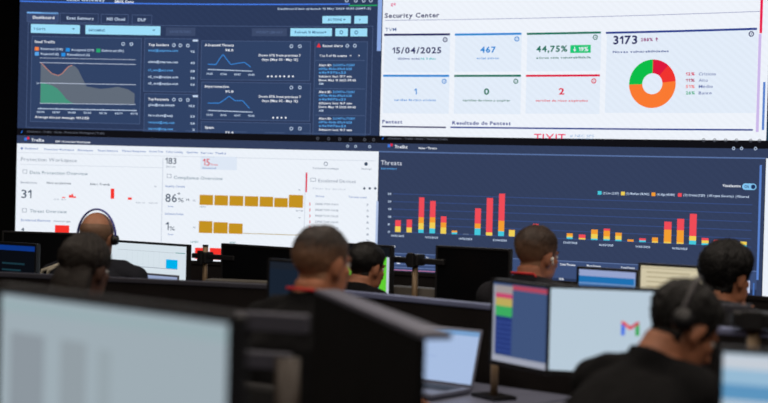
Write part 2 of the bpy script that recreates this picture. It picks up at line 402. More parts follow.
for (y0, y1, title, ty, rows) in ((38.4, 92, 'Top Senders', 46, ((51.6, 'email@empresa.com', '12'), (63, 'admin@empresa.com', '45'), (71.2, 'n1_soc@soc.com', '28'), (78, 'n2_soc@equipe.com', '26'), (84.6, 'n3_soc@equipe.com', '26'))),
                                 (94, 135, 'Top Recipients', 100.4, ((106, 'gbeu@emp.domain', '152'), (116.5, 'fern.alves@emp', '50'), (123.5, 'resouza@emp.com', '26'), (129.8, 'marcos@emp.com', '5')))):
    c_, q = card_base(144, y0, 198, y1, title, 148.5, 169, ty, ((174, ty - .8), (180.5, ty - .6), (188, ty - .4)))
    for (y, a, b) in rows: q.t(a, 148.5, 148.5 + 1.75 * len(a), y, 2.3, bluetx if y % 2 > 1 else lt, 1); q.t(b, 194.5 - 2 * len(b), 195, y + 1, 2.1, lt, 1)
    q.r(193, y0 + 1.2, 198, y0 + 3.2, lt, 3)
    q.build('card_text', c_)
def Z2(x, y): return (190 + x / 2.88, y / 2.88)
for (y0, y1, title, tw, ty, num, lin_, dots) in ((41, 80.5, 'Advanced Threats', 29, 46.3, '98.0', ((52, 185), (75, 186), (88, 166), (96, 157), (104, 168), (118, 186), (140, 182), (158, 180), (175, 193)), (225, 236, 248, 260, 272, 285, 297)),
                                               (82.5, 120.5, 'Impersonation', 24, 87.6, '91.0', ((52, 297), (85, 297), (103, 285), (113, 277), (130, 290), (152, 290), (172, 312)), (240, 252, 264, 276)),
                                               (122.5, 135, 'Spam', 9, 128.6, '72.4', (), ())):
    c_, q = card_base(201, y0, 310.5, y1, title, 205, 205 + tw, ty, ((291.5, ty), (300, ty)))
    q.t(num, 225.5, 233.5, ty + 5, 2.3, wt, 1)
    if dots:
        q.t('Down 37% from previous 7', 259, 301, ty + 10.2, 2.3, wt, 1); q.t('days (May 05 - May 12)', 262, 298, ty + 14.4, 2.3, wt, 1)
        yy = 220 if y0 < 60 else 339
        for x in dots: q.dot(*Z2(x, yy), 1.0, wt)
    q.build('card_text', c_)
    if lin_:
        p = WP(); p.pl([Z2(*a) for a in lin_], .8, em((60, 140, 225)), 3)
        ya = 200 if y0 < 60 else 318
        p.pl([Z2(52, ya), Z2(180, ya + 5)], .8, lt, 3)
        for i in range(4): p.t('05/0%d' % (5 + i), *[190 + v / 2.88 for v in (48 + i * 40, 66 + i * 40)], (ya + 15 + i) / 2.88, 1.8, lt, 1)
        p.build('line_chart', c_)
c_, q = card_base(313.8, 41.5, 366.8, 136, 'Recent Alerts', 323, 343, 47, ((347.5, 45.8), (355, 45.8)))
q.pg([(316.8, 47.2), (321.2, 47.2), (319, 43.2)], redm, 3)
q.t('1 to 5 of 56 events', 320, 347, 56.8, 2.2, wt, 1); q.t('<', 350, 351.5, 56.8, 2.2, wt, 1); q.t('>', 358.5, 360, 56.8, 2.2, wt, 1); q.hl(315.5, 365, 340, 60.5, .5, card_ln, 3)
for yb in (66.2, 93, 119.6):
    for k, (a, st) in enumerate(((0, '2c34f7e-7230f'), (0, 'c0f3a-4bde-89a4-b28'), (0, 'e4a907bc23'))):
        if yb + k * 3.7 > 134: continue
        if k == 0: q.t('Alert ID:', 319, 331.5, yb, 2.2, wt, 1); q.t(st, 333, 355, yb, 2.2, bluetx, 1)
        else: q.t(st, 319, 352 - 6 * (k == 2), yb + k * 3.7, 2.2, bluetx, 1)
    if yb < 125:
        q.t('Subject: last 13.7 min', 319, 352, yb + 11.2, 2.0, wt, 1)
        if yb < 110: q.t('Date: May 15 2025 09:42', 319, 356, yb + 15, 2.0, wt, 1); q.t('AM', 319, 323.5, yb + 18.6, 2.0, lt, 1)
    if yb > 70: q.hl(315.5, 365, 340, yb - 4.2, .5, card_ln, 3)
q.build('card_text', c_)
p = WP(); p.r(378.3, -60, 382.4, 51, em((140, 170, 228)), 2); p.build('scroll_bar', tl)
# --- upper right: Security Center
nv = em((44, 46, 96)); nvb = em((38, 60, 140)); sblue = em((30, 135, 215)); teal = em((24, 112, 92)); crim = em((222, 28, 66)); grytx = em((120, 135, 170)); cardbg = led((226, 236, 249), 1, .03)
p = WP(); p.t('Security Center', 385, 439.5, 17.6, 4.6, nv, 1); p.t('ge', 391, 396, 5.3, 3.2, em((225, 90, 140)), 1); p.hl(385, 760, 385, 20.4, .5, em((120, 125, 175)), 2); p.t('TVM', 385.5, 396.5, 31.2, 3.4, em((60, 90, 150)), 0); p.build('page_heading', tr)
def tcard(x0, y0, x1, y1, bm_, num, na, nb, ny, ncap, nm, cap_, ca, cb, cyy, ic, extra=None):
    p = WP(); p.r(x0, y0, x1, y1, cardbg, 1); o = p.build('card', tr)
    p = WP(); p.r(x0, y0 - .2, x1, y0 + 1.9, bm_, 2); p.build('accent_bar', o)
    q = WP(); q.t(num, na, nb, ny, ncap, nm, 1); q.t(cap_, ca, cb, cyy, 2.0, nm if nm is not nv else nvb, 1)
    if ic: q.icon(ic[0], ic[1], 2.6, nm, 3); q.dot(ic[0], ic[1], .6, nm, 3)
    if extra: extra(q)
    q.build('card_text', o); return o
tcard(384.3, 33.8, 450, 72.5, nv, '15/04/2025', 392.5, 441.5, 53.3, 6.0, nv, 'último scan', 398, 420, 59.6, (445.3, 39.8), lambda q: q.t('há 3 dias', 421, 436, 59.6, 2.0, em((60, 185, 190)), 1))
tcard(455, 33.4, 521.5, 71.8, sblue, '467', 480.5, 496, 52.6, 5.8, sblue, 'total ativos', 477, 499, 59.2, (517, 39))
tcard(527, 32.4, 601, 71, teal, '44,75%', 536.5, 567.5, 51.8, 5.8, teal, 'ativos com vulnerabilidade', 536.5, 591, 58.6, (595.5, 37.3),
      lambda q: (q.r(570.5, 45, 591, 53, em((25, 200, 120)), 3), q.t('19%', 579, 588.5, 51.2, 4, wt, 1, 5), q.pl([(575, 46.8), (575, 51)], .8, wt, 5), q.pg([(573.4, 49.6), (576.6, 49.6), (575, 51.8)], wt, 5)))
tcard(383.3, 75, 449.2, 113.5, sblue, '1', 414.5, 417, 94.6, 6.2, sblue, 'cartões de risco críticos', 394.5, 436, 101, (444.3, 81.3))
tcard(454.3, 75, 521, 114, teal, '0', 484, 489.5, 94.6, 6.0, teal, 'cartões de risco a expirar', 463, 510.5, 101.4, (516, 81.3))
tcard(526, 74.8, 600, 113.8, crim, '2', 559, 564.5, 94.4, 6.0, crim, 'cartões de risco expirados', 536, 588, 101.6, (594, 81))
g = tcard(606, 30.2, 757, 113, nvb, '3173', 613.5, 637.5, 44, 7.8, nv, 'Novas vulnerabilidades', 613, 669, 52.6, (751.5, 34),
      lambda q: (q.t('288%', 641, 653, 41.2, 3, em((150, 50, 120)), 1), q.pl([(657, 38), (657, 41.4)], .7, em((150, 50, 120)), 5), q.pg([(655.4, 39.4), (658.6, 39.4), (657, 37.2)], em((150, 50, 120)), 5),
       [ (q.t(a, 686, 695, y, 2.8, m_, 1), q.t(b, 699, 699 + w_, y, 2.8, em((70, 90, 160)), 0)) for a, b, y, m_, w_ in (('12%', 'Críticos', 75.4, em((215, 30, 80)), 17), ('11%', 'Alto', 81.8, em((175, 40, 90)), 9), ('51%', 'Médio', 88, em((240, 120, 120)), 14), ('26%', 'Baixo', 94.4, em((40, 170, 120)), 13))]))
cs, cz = sz(652.5, 83.8); R1, R0 = 24.2 * PXM * .96, 10.4 * PXM * .96
dn = empty('ring_chart'); dn.parent = g
for a0, a1, m_ in ((0, 41, em((222, 24, 62))), (41, 84, em((240, 52, 48))), (84, 268, em((250, 122, 50))), (268, 360, em((12, 190, 72)))):
    p = Paint(wsurf); p.ring(cs, cz, R0, R1, math.radians(a0), math.radians(a1), m_, 3, 64); q_ = p.build('ring_segment', g)
bpy.data.objects.remove(dn)
p = WP(); p.t('Pentest', 382.5, 402.5, 123.4, 3.4, nvb, 1); p.hl(382, 446, 414, 127, 1.5, nv, 2); p.t('Resultado do Pentest', 452.5, 511, 124.8, 3.4, nvb, 1); p.hl(450.5, 753, 560, 128.5, 1.5, nvb, 2)
p.t('TIXIT', 534, 565.5, 142, 8, em((235, 60, 100)), 0, 2); p.t('# NEC SPS', 570, 594, 137.3, 2.6, em((160, 190, 225)), 0, 2); p.t('# NEC SPS', 569.5, 593, 141, 2.6, em((160, 190, 225)), 0, 2); p.build('report_heading', tr)
p = WP(); p.r(761, -60, 763.6, 33.2, em((235, 20, 75)), 2); p.r(757.4, 34, 760.2, 132, em((205, 185, 235)), 2); p.r(762.6, 82, 765, 130, em((90, 130, 205)), 2); p.build('scroll_bar', tr)
# --- title and header bars of the lower windows
blackbar = em((17, 17, 22))
zb0 = sz(375, 143)[1]; zb1 = sz(375, 151.4)[1]
for root, s0, s1, x0, x1, lg, st, st2 in ((bl, SL, SM, 20, 378, 24.5, 'eCommerc - Trellix - Home - Protection Workspace | Trellix', 'Protection Workspace'), (br, SM, SR, 381, 764, 388, 'eCommerc - Trellix - Home - Threats | Trellix', 'Threats'), (lr, SR, S_END, 0, 0, 0, '', '')):
    p = Paint(wsurf); p.quad(s0, s1, zb0, ZU - .001, blackbar, 4); tb = p.build('title_bar', root)
    p = Paint(wsurf); p.quad(s0, s1, zb1, zb0, navy2, 3); hb = p.build('header_bar', root)
    if not st: continue
    yo = .022 if x0 < 100 else .012
    def yy(x, y): return y + (x - x0) * yo
    p = WP(); gt = em((88, 92, 104))
    p.pg([(x0 + 1, yy(x0, 132.8) + (6.6 if x0 > 100 else 0)), (x0 + 3, yy(x0, 130) + (6.6 if x0 > 100 else 0)), (x0 + 2.2, yy(x0, 132.8) + (6.6 if x0 > 100 else 0))], em((40, 120, 235)), 6)
    e = 6.8 if x0 > 100 else 0
    p.t(st, x0 + 7, x0 + 7 + (78 if x0 < 100 else 60), yy(x0 + 40, 132.4) + e, 2.0, gt, 1, 6)
    for dx in (60, 49, 38, 27, 13, 4): p.icon(x1 - dx, yy(x1 - dx, 132) + e - (2.6 if x0 > 100 else 0), 1.6, gt, 6)
    p.build('window_text', tb)
    p = WP(); p.r(lg, yy(lg, 137.6) + e, lg + 2.6, yy(lg, 140.4) + e, em((60, 120, 220)), 6); p.r(lg + 2.8, yy(lg, 136.8) + e, lg + 5, yy(lg, 139.2) + e, em((230, 40, 70)), 6); p.build('logo', hb)
    p = WP(); p.t('Trellix', lg + 7, lg + 20, yy(lg, 141.4) + e, 3, wt, 1, 6); p.t(('APP • ' if x0 < 100 else 'Home • ') + st2, lg + 31, lg + (66 if x0 < 100 else 49), yy(lg + 50, 141.6) + e, 2.0, wt, 1, 6)
    for dx in (30, 22, 8): p.icon(x1 - dx, yy(x1 - dx, 139) + e - (1.6 if x0 > 100 else 0), 1.5, lt, 6)
    p.build('header_text', hb)
p = Paint(wsurf); p.quad(SM, SR, zb1 - .006, zb1 + .004, em((90, 115, 165)), 5); p.build('header_line', br)
# --- lower left: protection workspace
dkt = em((62, 78, 100)); gyt = em((140, 150, 168)); nbt = em((100, 130, 190)); gold = em((196, 146, 32)); rd2 = em((246, 52, 44)); hair = em((196, 204, 218)); tealt = em((70, 140, 150))
p = WP()
for st, a, b, y in (('Dashboard', 25, 38, 149.4), ('Protection Workspace', 44.5, 74, 150.4), ('Devices', 78, 93, 151.2), ('Threat Summary', 97.5, 118, 151.6), ('Threat Response', 122, 146, 152), ('System Tree', 149.5, 163, 152.4), ('Policy Catalog', 166.5, 183, 152.8), ('Queries', 187, 198, 153.2), ('Server Tasks', 201, 226, 154)):
    p.t(st, a, b, y, 1.9, nbt, 1)
p.dot(22, 148.4, 1.3, nbt); p.hl(18.5, 376, 100, 154.5, .4, hair, 1); p.build('menu_row', bl)
p = WP(); p.t('Protection Workspace', 21, 77, 161.5, 3.8, gyt, 0); p.hl(20, 162, 90, 166, .4, hair, 1); p.r(161.6, 158, 162.2, 262, hair, 1); p.r(304.3, 172, 304.8, 262, hair, 1); p.build('page_heading', bl)
def panel(bx, items, bars, name='statistics_panel'):
    p = WP()
    for (st, a, b, y, c, m_, w) in items: p.t(st, a, b, y, c, m_, w)
    for (x, y) in bx: p.outline(*([sz(x - 2.2, y)[0], sz(x + 2.2, y)[0], sz(x, y + 2)[1], sz(x, y - 2)[1]]), .5 * PXM, gyt, 2)
    o = p.build(name, bl)
    for (x0, y0, x1, y1, m_) in bars:
        q = WP(); q.r(x0, y0, x1, y1, m_, 3); q.build('bar', o)
    return o
panel(((25, 171.5),), (('Data Protection Overview', 30, 88, 174.5, 3.2, em((90, 120, 140)), 0), ('Escalations', 21, 37, 183.4, 2, gyt, 1), ('New escalations', 47, 71, 184, 2, dkt, 1), ('Alert Trends', 90, 110, 185.2, 2, dkt, 1), ('31', 21.5, 31.5, 198, 8.8, dkt, 0),
    ('05/08   05/09', 54, 66, 200, 1.3, gyt, 0), ('05/10   05/12', 136, 158, 203.5, 1.3, gyt, 0), ('v', 154, 157, 187, 1.6, gyt, 1)), ((69, 195, 71.5, 197.6, rd2), (71.6, 194, 73.4, 197.8, rd2), (73.5, 196.4, 76, 197.9, rd2), (62, 197, 65.5, 197.9, rd2), (110.8, 188.6, 114.4, 198.8, rd2), (128, 197.4, 132, 199.8, rd2)))
panel(((24.5, 210.3),), (('Threat Overview', 30, 67, 212.8, 3.2, em((90, 120, 140)), 0), ('Escalated Devices', 21, 50.5, 221.3, 2.1, nbt, 1), ('Detection type', 54, 70.5, 222, 1.8, gyt, 1), ('1', 21.3, 24, 236, 8.8, dkt, 0)), ((55, 225.2, 69.3, 238, rd2),))
panel((), (('183', 165.5, 176.5, 164, 6.6, dkt, 0), ('Devices', 166.5, 175.5, 167.4, 1.6, gyt, 1)), ())
p = WP(); p.r(200.5, 156.5, 237, 169.8, em((222, 232, 246)), 1); p.t('15', 203, 210, 165.6, 7.2, em((215, 50, 70)), 0); p.t('Threats', 210.5, 218, 165.4, 1.8, em((215, 50, 70)), 1); p.t('Escalated', 203, 216, 168.8, 1.6, nbt, 1); p.build('statistics_panel', bl)
gb = []
xs = (28, 67, 71, 110, 114, 154, 158, 197, 201, 240, 243, 282, 285, 326)
for i in range(7):
    a, b = 190 + xs[2 * i] / 2.88, 190 + xs[2 * i + 1] / 2.88; k = (a - 199.7) / 104 * 3.1
    gb.append((a, 194.9 + k - (2.6 if i == 6 else 0) + (.8 if i == 5 else 0), b, 204.8 + k + .2, gold))
for i, (a, b) in enumerate(((26, 65), (68, 109), (112, 152))):
    a, b = 190 + a / 2.88, 190 + b / 2.88; gb.append((a, 221 + i * 1.2, b, 233 + i * .4, gold))
gb.append((243.2, 233.9, 303, 234.6, em((180, 160, 110))))
panel(((169.3, 176),), (('Compliance Overview', 174, 223, 179.5, 3.2, em((90, 120, 140)), 0), ('Security Content', 165.5, 185, 187.3, 2, nbt, 1), ('86', 165.5, 177, 202, 8.8, dkt, 0), ('%', 178, 184, 202, 4.4, dkt, 0), ('+', 177.5, 180.5, 195, 3, dkt, 1), ('35.', 186, 190.5, 200.5, 1.8, dkt, 1), ('Status', 168, 173.6, 207, 1.5, nbt, 1),
    ('75', 193, 195.5, 201.5, 1.8, gyt, 1), ('Software Status', 165, 183.5, 214.8, 2, nbt, 1), ('1', 165.8, 168.8, 230, 8.6, dkt, 0), ('%', 169.6, 175, 230.4, 4.2, dkt, 0), ('Status', 168, 173.6, 235, 1.5, nbt, 1), ('75', 193, 195.5, 228.5, 1.8, gyt, 1),
    ('05/04', 200, 206, 207.4, 1.4, gyt, 1), ('05/10', 296, 303, 211.4, 1.4, gyt, 1), ('v', 298.5, 301, 190.5, 1.6, gyt, 1), ('v', 298.5, 301, 218.2, 1.6, gyt, 1), ('LATEST', 191, 198.6, 242.8, 1.9, tealt, 1)), gb)
panel((), (('RISK', 230, 236, 243.6, 1.9, tealt, 1),), ((195, 247.8, 208, 259, rd2), (209.8, 248, 221.6, 259.5, rd2), (223, 248.6, 294, 262, rd2)))
p = WP(); p.icon(326, 163.8, 2.3, gyt); p.t('Customize message', 313, 339, 169.2, 1.8, gyt, 1); p.dot(366.2, 164, 2, dkt); p.t('Settings', 361.5, 371.5, 169.6, 1.6, gyt, 1)
p.r(305.8, 172.6, 307.3, 192.2, em((225, 50, 80)), 2); p.outline(sz(310.5, 179)[0], sz(316, 179)[0], sz(313, 181.5)[1], sz(313, 178)[1], .5 * PXM, gyt, 2); p.t('Escalated Devices', 318.5, 356, 182.6, 3.4, gyt, 0)
p.t('Filter by device', 313, 346, 189.6, 1.6, hair, 1)
for x in (364.5, 370, 375.4): p.dot(x, 188.4, 1.3, dkt)
p.t('Device', 316, 324.5, 197, 1.7, nbt, 1); p.t('Threats count', 349, 367, 198, 1.7, nbt, 1); p.build('device_list_heading', bl)
for i in range(9):
    y = 204.2 + i * 5.9; p = WP(); p.t(('DESKTOP-7A%02d' % (11 + 7 * i)), 315.5, 338.5, y + .9, 1.8, gyt, 1); p.t(str((7, 12, 9, 5, 21, 8, 31, 6, 4)[i]), 366.5, 369, y + 1.6, 1.9, gyt, 1); p.r(309.6, y - 1.6, 310.4, y + 1.4, em((220, 50, 70)), 2); p.build('device_row', bl)
p = WP(); p.r(375.6, 201, 377.8, 262, em((176, 194, 228)), 1); p.build('scroll_bar', bl)
# --- lower right: threats chart
p = WP(); p.t('Threats', 381, 402, 165, 4.6, em((205, 212, 228)), 0); p.t('Last events v', 381.5, 397, 169.4, 1.9, bluetx, 1); p.build('page_heading', br)
gl = em((58, 80, 134)); chart = WP()
zrows = [sz(397, y)[1] for y in (193.9, 201.6, 209.2, 216.8, 224.4, 231.9)]
sA, sB = sz(393, 210)[0], sz(752, 215)[0]
for z in zrows: chart.quad(sA, sB, z - .0028, z + .0028, gl, 1)
ZBASE = zrows[-1]
ch = chart.build('bar_chart', br)
cyn, yel, org, rdb = em((70, 200, 220)), em((240, 208, 86)), em((244, 158, 50)), em((240, 76, 88))
CM = dict(c=cyn, y=yel, o=org, r=rdb, g=em((110, 125, 150)))
K7 = lambda x: 375 + x / 2.88
K8 = lambda x: 568 + x / 2.88
bars = [(K7, 58, 74, 294, 'y278 r260'), (K7, 91, 106, 297, 'y283 r260'), (K7, 125, 140, 298, 'c288 y270 o253 r196'), (K7, 157, 173, 299, 'c285 y268 o253 r206'), (K7, 189, 205, 300, 'y282 o268 r250'),
    (K7, 221, 237, 301, 'c296 o291'), (K7, 254, 270, 302, 'g300'), (K7, 287, 304, 304, 'c285 o271 r227'), (K7, 320, 338, 305, 'y296 r197'), (K7, 355, 372, 306, 'c292 o262 r184'), (K7, 386, 403, 308, 'y290 o289'),
    (K7, 455, 471, 310, 'o296 r271'), (K7, 488, 505, 312, 'y300'), (K8, -3, 14, 316, 'c311 y307 o300'), (K8, 32, 51, 317, 'y313 r303'), (K8, 67, 86, 320, 'c316 y303 o290'), (K8, 103, 121, 321, 'c317 y309 o293 r287'), (K8, 137, 155, 321, 'c317 y306 o297'),
    (K8, 172, 190, 323, 'o317'), (K8, 206, 225, 325, 'c320 r314'), (K8, 243, 260, 326, 'y322 o311'), (K8, 277, 298, 328, 'y324 o289 r266'), (K8, 314, 334, 329, 'y325 o290 r257'), (K8, 350, 370, 331, 'c320 y307 r243'), (K8, 386, 406, 332, 'c327 y319 r312'), (K8, 421, 440, 334, 'o326 r318'), (K8, 460, 478, 335, 'r326'), (K8, 497, 516, 336, 'c331 y321')]
for (K, a, b, base, segs) in bars:
    p = Paint(wsurf); xm = K((a + b) / 2); sa = sz(K(a), 235)[0]; sb = sz(K(b), 235)[0]
    zb = ZBASE; top0 = sz(xm, 130 + base / 2.88)[1]; zprev = zb
    for sg in segs.split():
        z = sz(xm, 130 + float(sg[1:]) / 2.88)[1] - top0 + zb
        p.quad(sa, sb, zprev, z, CM[sg[0]], 3); zprev = z
    p.build('bar', ch)
p = WP()
for i, y in enumerate((193.9, 201.6, 209.2, 216.8, 224.4, 231.9)): p.t(('25', '20', '15', '10', '5', '0')[i], 388, 391.5 if i < 4 else 390, y + .8, 1.9, lt, 1)
for K, a, b, y, st in ((K7, 47, 84, 306, '04/02/2025'), (K7, 144, 182, 311, '11/02/2025'), (K7, 242, 280, 315, '14/03/2025'), (K7, 340, 380, 319, '21/04/2025'), (K7, 440, 478, 322, '30/04/2025'), (K7, 543, 583, 326, '02/05/2025'), (K8, 90, 131, 333, '06/05/2025'), (K8, 195, 237, 338, '11/05/2025'), (K8, 300, 344, 343, '14/05/2025'), (K8, 410, 450, 348, '17/05/2025')):
    p.t(st, K(a), K(b), 130 + y / 2.88 + .4, 1.8, lt, 1)
p.build('axis_text', ch)
p = WP()
for a, m_ in ((86, cyn), (153, yel), (241, org), (317, rdb)): 
    y = 130 + (181 + (a - 86) * .026) / 2.88; p.r(K8(a), y - 1.8, K8(a + 11), y + 1.8, m_, 2)
for a, b, st in ((101, 147, '(1) Low (2,321)'), (168, 235, '(2) Medium (18,962)'), (257, 308, '(4) High (48,989)'), (333, 395, '(12) Critical (7251)'), (403, 478, '| All types (Severity)'), (484, 522, '| Filtered')):
    p.t(st, K8(a), K8(b), 130 + (184.5 + (a - 86) * .026) / 2.88, 2.0, lt, 1)
p.build('legend', ch)
p = WP(); s0, z0 = sz(K8(511), 130 + 163 / 2.88); s1 = sz(K8(534), 187)[0]; rr = 3.0 * PXM; tg = em((130, 195, 240))
p.quad(s0, s1, z0 - rr, z0 + rr, tg, 2); p.ring(s0, z0, 0, rr, PI, 2 * PI, tg, 2); p.ring(s1, z0, 0, rr, 0, PI, tg, 2); p.ring(s1, z0, 0, rr * .7, 0, 2 * PI, em((30, 50, 90)), 3)
p.t('ON', K8(509), K8(521), 187.8, 2.2, em((30, 60, 110)), 1); p.t('Visualization', K8(446), K8(498), 187, 2.3, wt, 1); p.build('toggle_switch', br)
zt = sz(392, 252.7)[1]
p = Paint(wsurf); p.quad(SM + .02, sz(757, 270)[0], zt - .14, zt, em((60, 78, 118)), 1); p.quad(SM + .02, sz(757, 270)[0], zt - .006, zt, em((96, 118, 165)), 2); p.quad(SM + .02, sz(757, 270)[0], zt - .30, zt - .145, em((42, 56, 88)), 1); tbk = p.build('events_table', br)
p.__init__ if 0 else None
p = WP(); p.t('19', 392.5, 395.5, 247.8, 2.2, wt, 1); p.t('Most events', 396, 401, 257.6, 1.8, wt, 1)
for st, a, b, y in (('Threats', 426, 429, 258.6), ('Total Threats', 560, 575.5, 265.6), ('Most Events', 587, 601, 267), ('Total Events', 621, 635, 268.8), ('13%', 559, 564, 280)): p.t(st, a, b, y, 2.0, wt, 1)
for y in (264.5, 267.8): p.hl(382, 437, 410, y, .6, em((110, 128, 175)), 3)
p.hl(382, 437, 410, 270.5, .8, em((190, 120, 160)), 3); p.r(397, 262.5, 400, 264, wt, 3)
p.r(745.5, 280.5, 750, 293, em((196, 206, 236)), 3); p.pg([(741, 287.5), (747, 280), (748, 283), (743.5, 289.5)], em((196, 206, 236)), 4)
p.r(752.8, 283, 754.5, 300, em((70, 110, 180)), 2)
p.build('table_text', tbk)
p = WP(); p.r(758.2, 165, 760.4, 280, em((90, 130, 205)), 2); p.build('scroll_bar', br)
# --- black surround of the video wall
def curved_slab(name, s0, s1, z0, z1, off, th, m_, n=24, parent=None):
    bm = bmesh.new(); A = []
    for i in range(n + 1):
        s = s0 + (s1 - s0) * i / n; A.append([bm.verts.new(wall_pt(s, z, o)) for z, o in ((z0, off), (z1, off), (z1, off - th), (z0, off - th))])
    for i in range(n):
        for k in range(4): bm.faces.new((A[i][k], A[i + 1][k], A[i + 1][(k + 1) % 4], A[i][(k + 1) % 4]))
    bm.faces.new(A[0][::-1]); bm.faces.new(A[n]); bmesh.ops.recalc_face_normals(bm, faces=bm.faces)
    return obj(name, bm, m_, parent)
wallblack = pbr('black_wall_paint', (13, 13, 15), .85, bump=.1, var=.1, spec=.2)
tag(curved_slab('wall_front', 0.3, S_END + .6, 0, 4.3, -.072, .1, wallblack), kind='structure')
# ------------------------------------------------------------------ room shell
carpet = pbr('carpet', (42, 42, 48), .95, bump=.5, bscale=200, var=.2, vscale=30, spec=.1)
ceilm = pbr('ceiling_paint', (80, 80, 82), .9, var=.05)
sidem = pbr('side_wall_paint', (60, 58, 58), .9, var=.06)
def slab(name, x0, x1, y0, y1, z0, z1, m_):
    bm = bmesh.new(); box(bm, x0, x1, y0, y1, z0, z1); return tag(obj(name, bm, m_), kind='structure')
slab('floor', -6, 7, -3, 14.6, -.1, 0, carpet); slab('ceiling', -6, 7, -3, 14.6, 4.3, 4.4, ceilm)
slab('wall_left', -6.1, -6, -3, 14.6, 0, 4.3, wallblack); slab('wall_right', 7, 7.1, -3, 14.6, 0, 4.3, sidem)
slab('wall_back', -6, 7, -3.1, -3, 0, 4.3, sidem); slab('wall_far', -6, 7, 14.6, 14.7, 0, 4.3, wallblack)
def area(name, loc, size, power, col, rot=(0, 0, 0)):
    l = bpy.data.lights.new(name, 'AREA'); l.shape = 'RECTANGLE'; l.size, l.size_y = size; l.energy = power; l.color = col
    o = bpy.data.objects.new(name, l); C.objects.link(o); o.location = loc; o.rotation_euler = rot; return o
for x in (-3, 0, 3):
    for y in (0.0, 3.2, 6.2): area('ceiling_lamp', (x + .3, y, 4.25), (1.2, .3), 42, (1, .87, .74))
w_ = bpy.data.worlds.new('world'); sc.world = w_; w_.use_nodes = True; w_.node_tree.nodes['Background'].inputs[0].default_value = (0, 0, 0, 1)
# ------------------------------------------------------------------ monitors
def mon_frame(xl, xr, Yl, Yr, ytop):
    """outer frame placed from its two top corners' lines of sight and their distances"""
    a = at(xl, ytop, Yl); b = at(xr, ytop, Yr); zt_ = at((xl + xr) / 2, ytop, (Yl + Yr) / 2).z
    return a, b, zt_
def face_corners(xl, xr, Yc, deg, ytop):
    tl_, _ = ray(xl, ytop); tr_, _ = ray(xr, ytop); d = Vector((math.cos(math.radians(deg)), -math.sin(math.radians(deg))))
    t0, u0 = ray((xl + xr) / 2, ytop); c = Vector((t0 * Yc, Yc))
    def hit(t): # c + k d on X = tY
        k = (t * c.y - c.x) / (d.x - t * d.y); return c + d * k
    a, b = hit(tl_), hit(tr_); return a, b, HC + u0 * Yc
def monitor(label, xl, xr, Yc, deg, ytop, h, screen_mat=None, bez=.011, group=None, foot=False, paint=None, name='computer_monitor', desk_z=.74, tilt=0.0, backless=False, cat='monitor'):
    a, b, ztop = face_corners(xl, xr, Yc, deg, ytop); w = (b - a).length
    root = empty(name, (a.x, a.y, ztop - h), math.atan2(b.y - a.y, b.x - a.x)); tag(root, label, cat, group)
    T = Matrix.Rotation(tilt, 4, 'X')
    bm = bmesh.new()
    box(bm, 0, w, .002, .026, 0, h, .004, T); box(bm, w * .14, w * .86, .024, .048, h * .16, h * .84, .01, T)
    # raised bezel
    for (x0, x1, z0, z1) in ((0, w, h - bez, h), (0, w, 0, bez * 1.5), (0, bez, bez * 1.5, h - bez), (w - bez, w, bez * 1.5, h - bez)): box(bm, x0, x1, -.004, .004, z0, z1, .0015, T)
    obj('housing', bm, black_plastic, root)
    def surf(s, z, layer): return T @ Vector((bez + s, .0005 - .0007 * layer, bez * 1.5 + z))
    W, Hh = w - 2 * bez, h - 2.5 * bez
    P = Paint(surf, 9); P.quad(0, W, 0, Hh, screen_mat or off_panel, 0); so = P.build('screen', root)
    if paint: paint(lambda: Paint(surf, 9), W, Hh, so)
    if foot:
        bm = bmesh.new(); z1 = -(ztop - h - desk_z); tube(bm, [(w / 2, .06, z1 + .008), (w / 2, .06, h * .5)], .016, 12); box(bm, w / 2 - .04, w / 2 + .04, .04, .07, h * .42, h * .58, .004); obj('stand_column', bm, dark_metal, root)
        bm = bmesh.new(); box(bm, w / 2 - .12, w / 2 + .12, -.05, .14, z1, z1 + .012, .004); obj('stand_base', bm, dark_metal, root)
    print('MON', label[:40], 'w %.2f ztop %.2f' % (w, ztop))
    return root, w, ztop
mon_white = em((214, 226, 234), 1, True)
# row A (far row)
def paint_white(P, W, H, so):
    q = P(); q.quad(W * .30, W * .88, H * .88, H * .887, em((180, 190, 200)), 1)
    for i in range(9): q.quad(W * (.4 + i * .055), W * (.402 + i * .055), H * .63, H * .86, em((196, 210, 218)), 1)
    q.quad(W * .2, W * .91, H * .61, H * .618, em((120, 130, 150)), 1); q.quad(W * .89, W * .985, H * .88, H * .892, em((90, 150, 150)), 1); q.build('chart_lines', so)
    q = P(); q.quad(W * .80, W * .915, H * .62, H * .77, em((0, 176, 235)), 2); q.build('chart_block', so)
monitor('lit white monitor with cyan square, seen right of the bald man wearing a headset', 88, 188.5, 7.9, 36, 241.5, .34, mon_white, foot=True, paint=paint_white)
monitor('black switched-off monitor below the gold bars, left of the shaven-headed man', 221.5, 291.5, 7.75, 36, 245.4, .33, None)
def paint_green(P, W, H, so):
    q = P(); q.quad(0, W, H * .86, H, em((20, 22, 26)), 1); q.quad(W * .1, W * .96, H * .12, H * .84, em((96, 205, 50)), 1); q.quad(W * .96, W * 1, H * .0, H * .84, em((190, 200, 215)), 1)
    q.quad(W * .6, W * .84, H * .74, H * .83, em((225, 150, 60)), 2); q.quad(W * .2, W * .86, H * .16, H * .40, em((100, 145, 210)), 2); q.quad(W * .0, W * .86, H * .0, H * .15, em((96, 205, 50)), 2)
    for i in range(4): q.quad(W * (.7 + i * .06), W * (.72 + i * .06), H * .90, H * .93, em((120, 140, 120)), 2)
    q.build('green_table', so)
monitor('monitor showing a green and blue table, just left of the tan pole at centre', 318, 392, 7.35, 36, 243.5, .32, em((30, 34, 44)), paint=paint_green)
monitor('black switched-off monitor left of the man with the red lanyard and earbud', 436, 511, 7.05, 30, 247.2, .33, None)
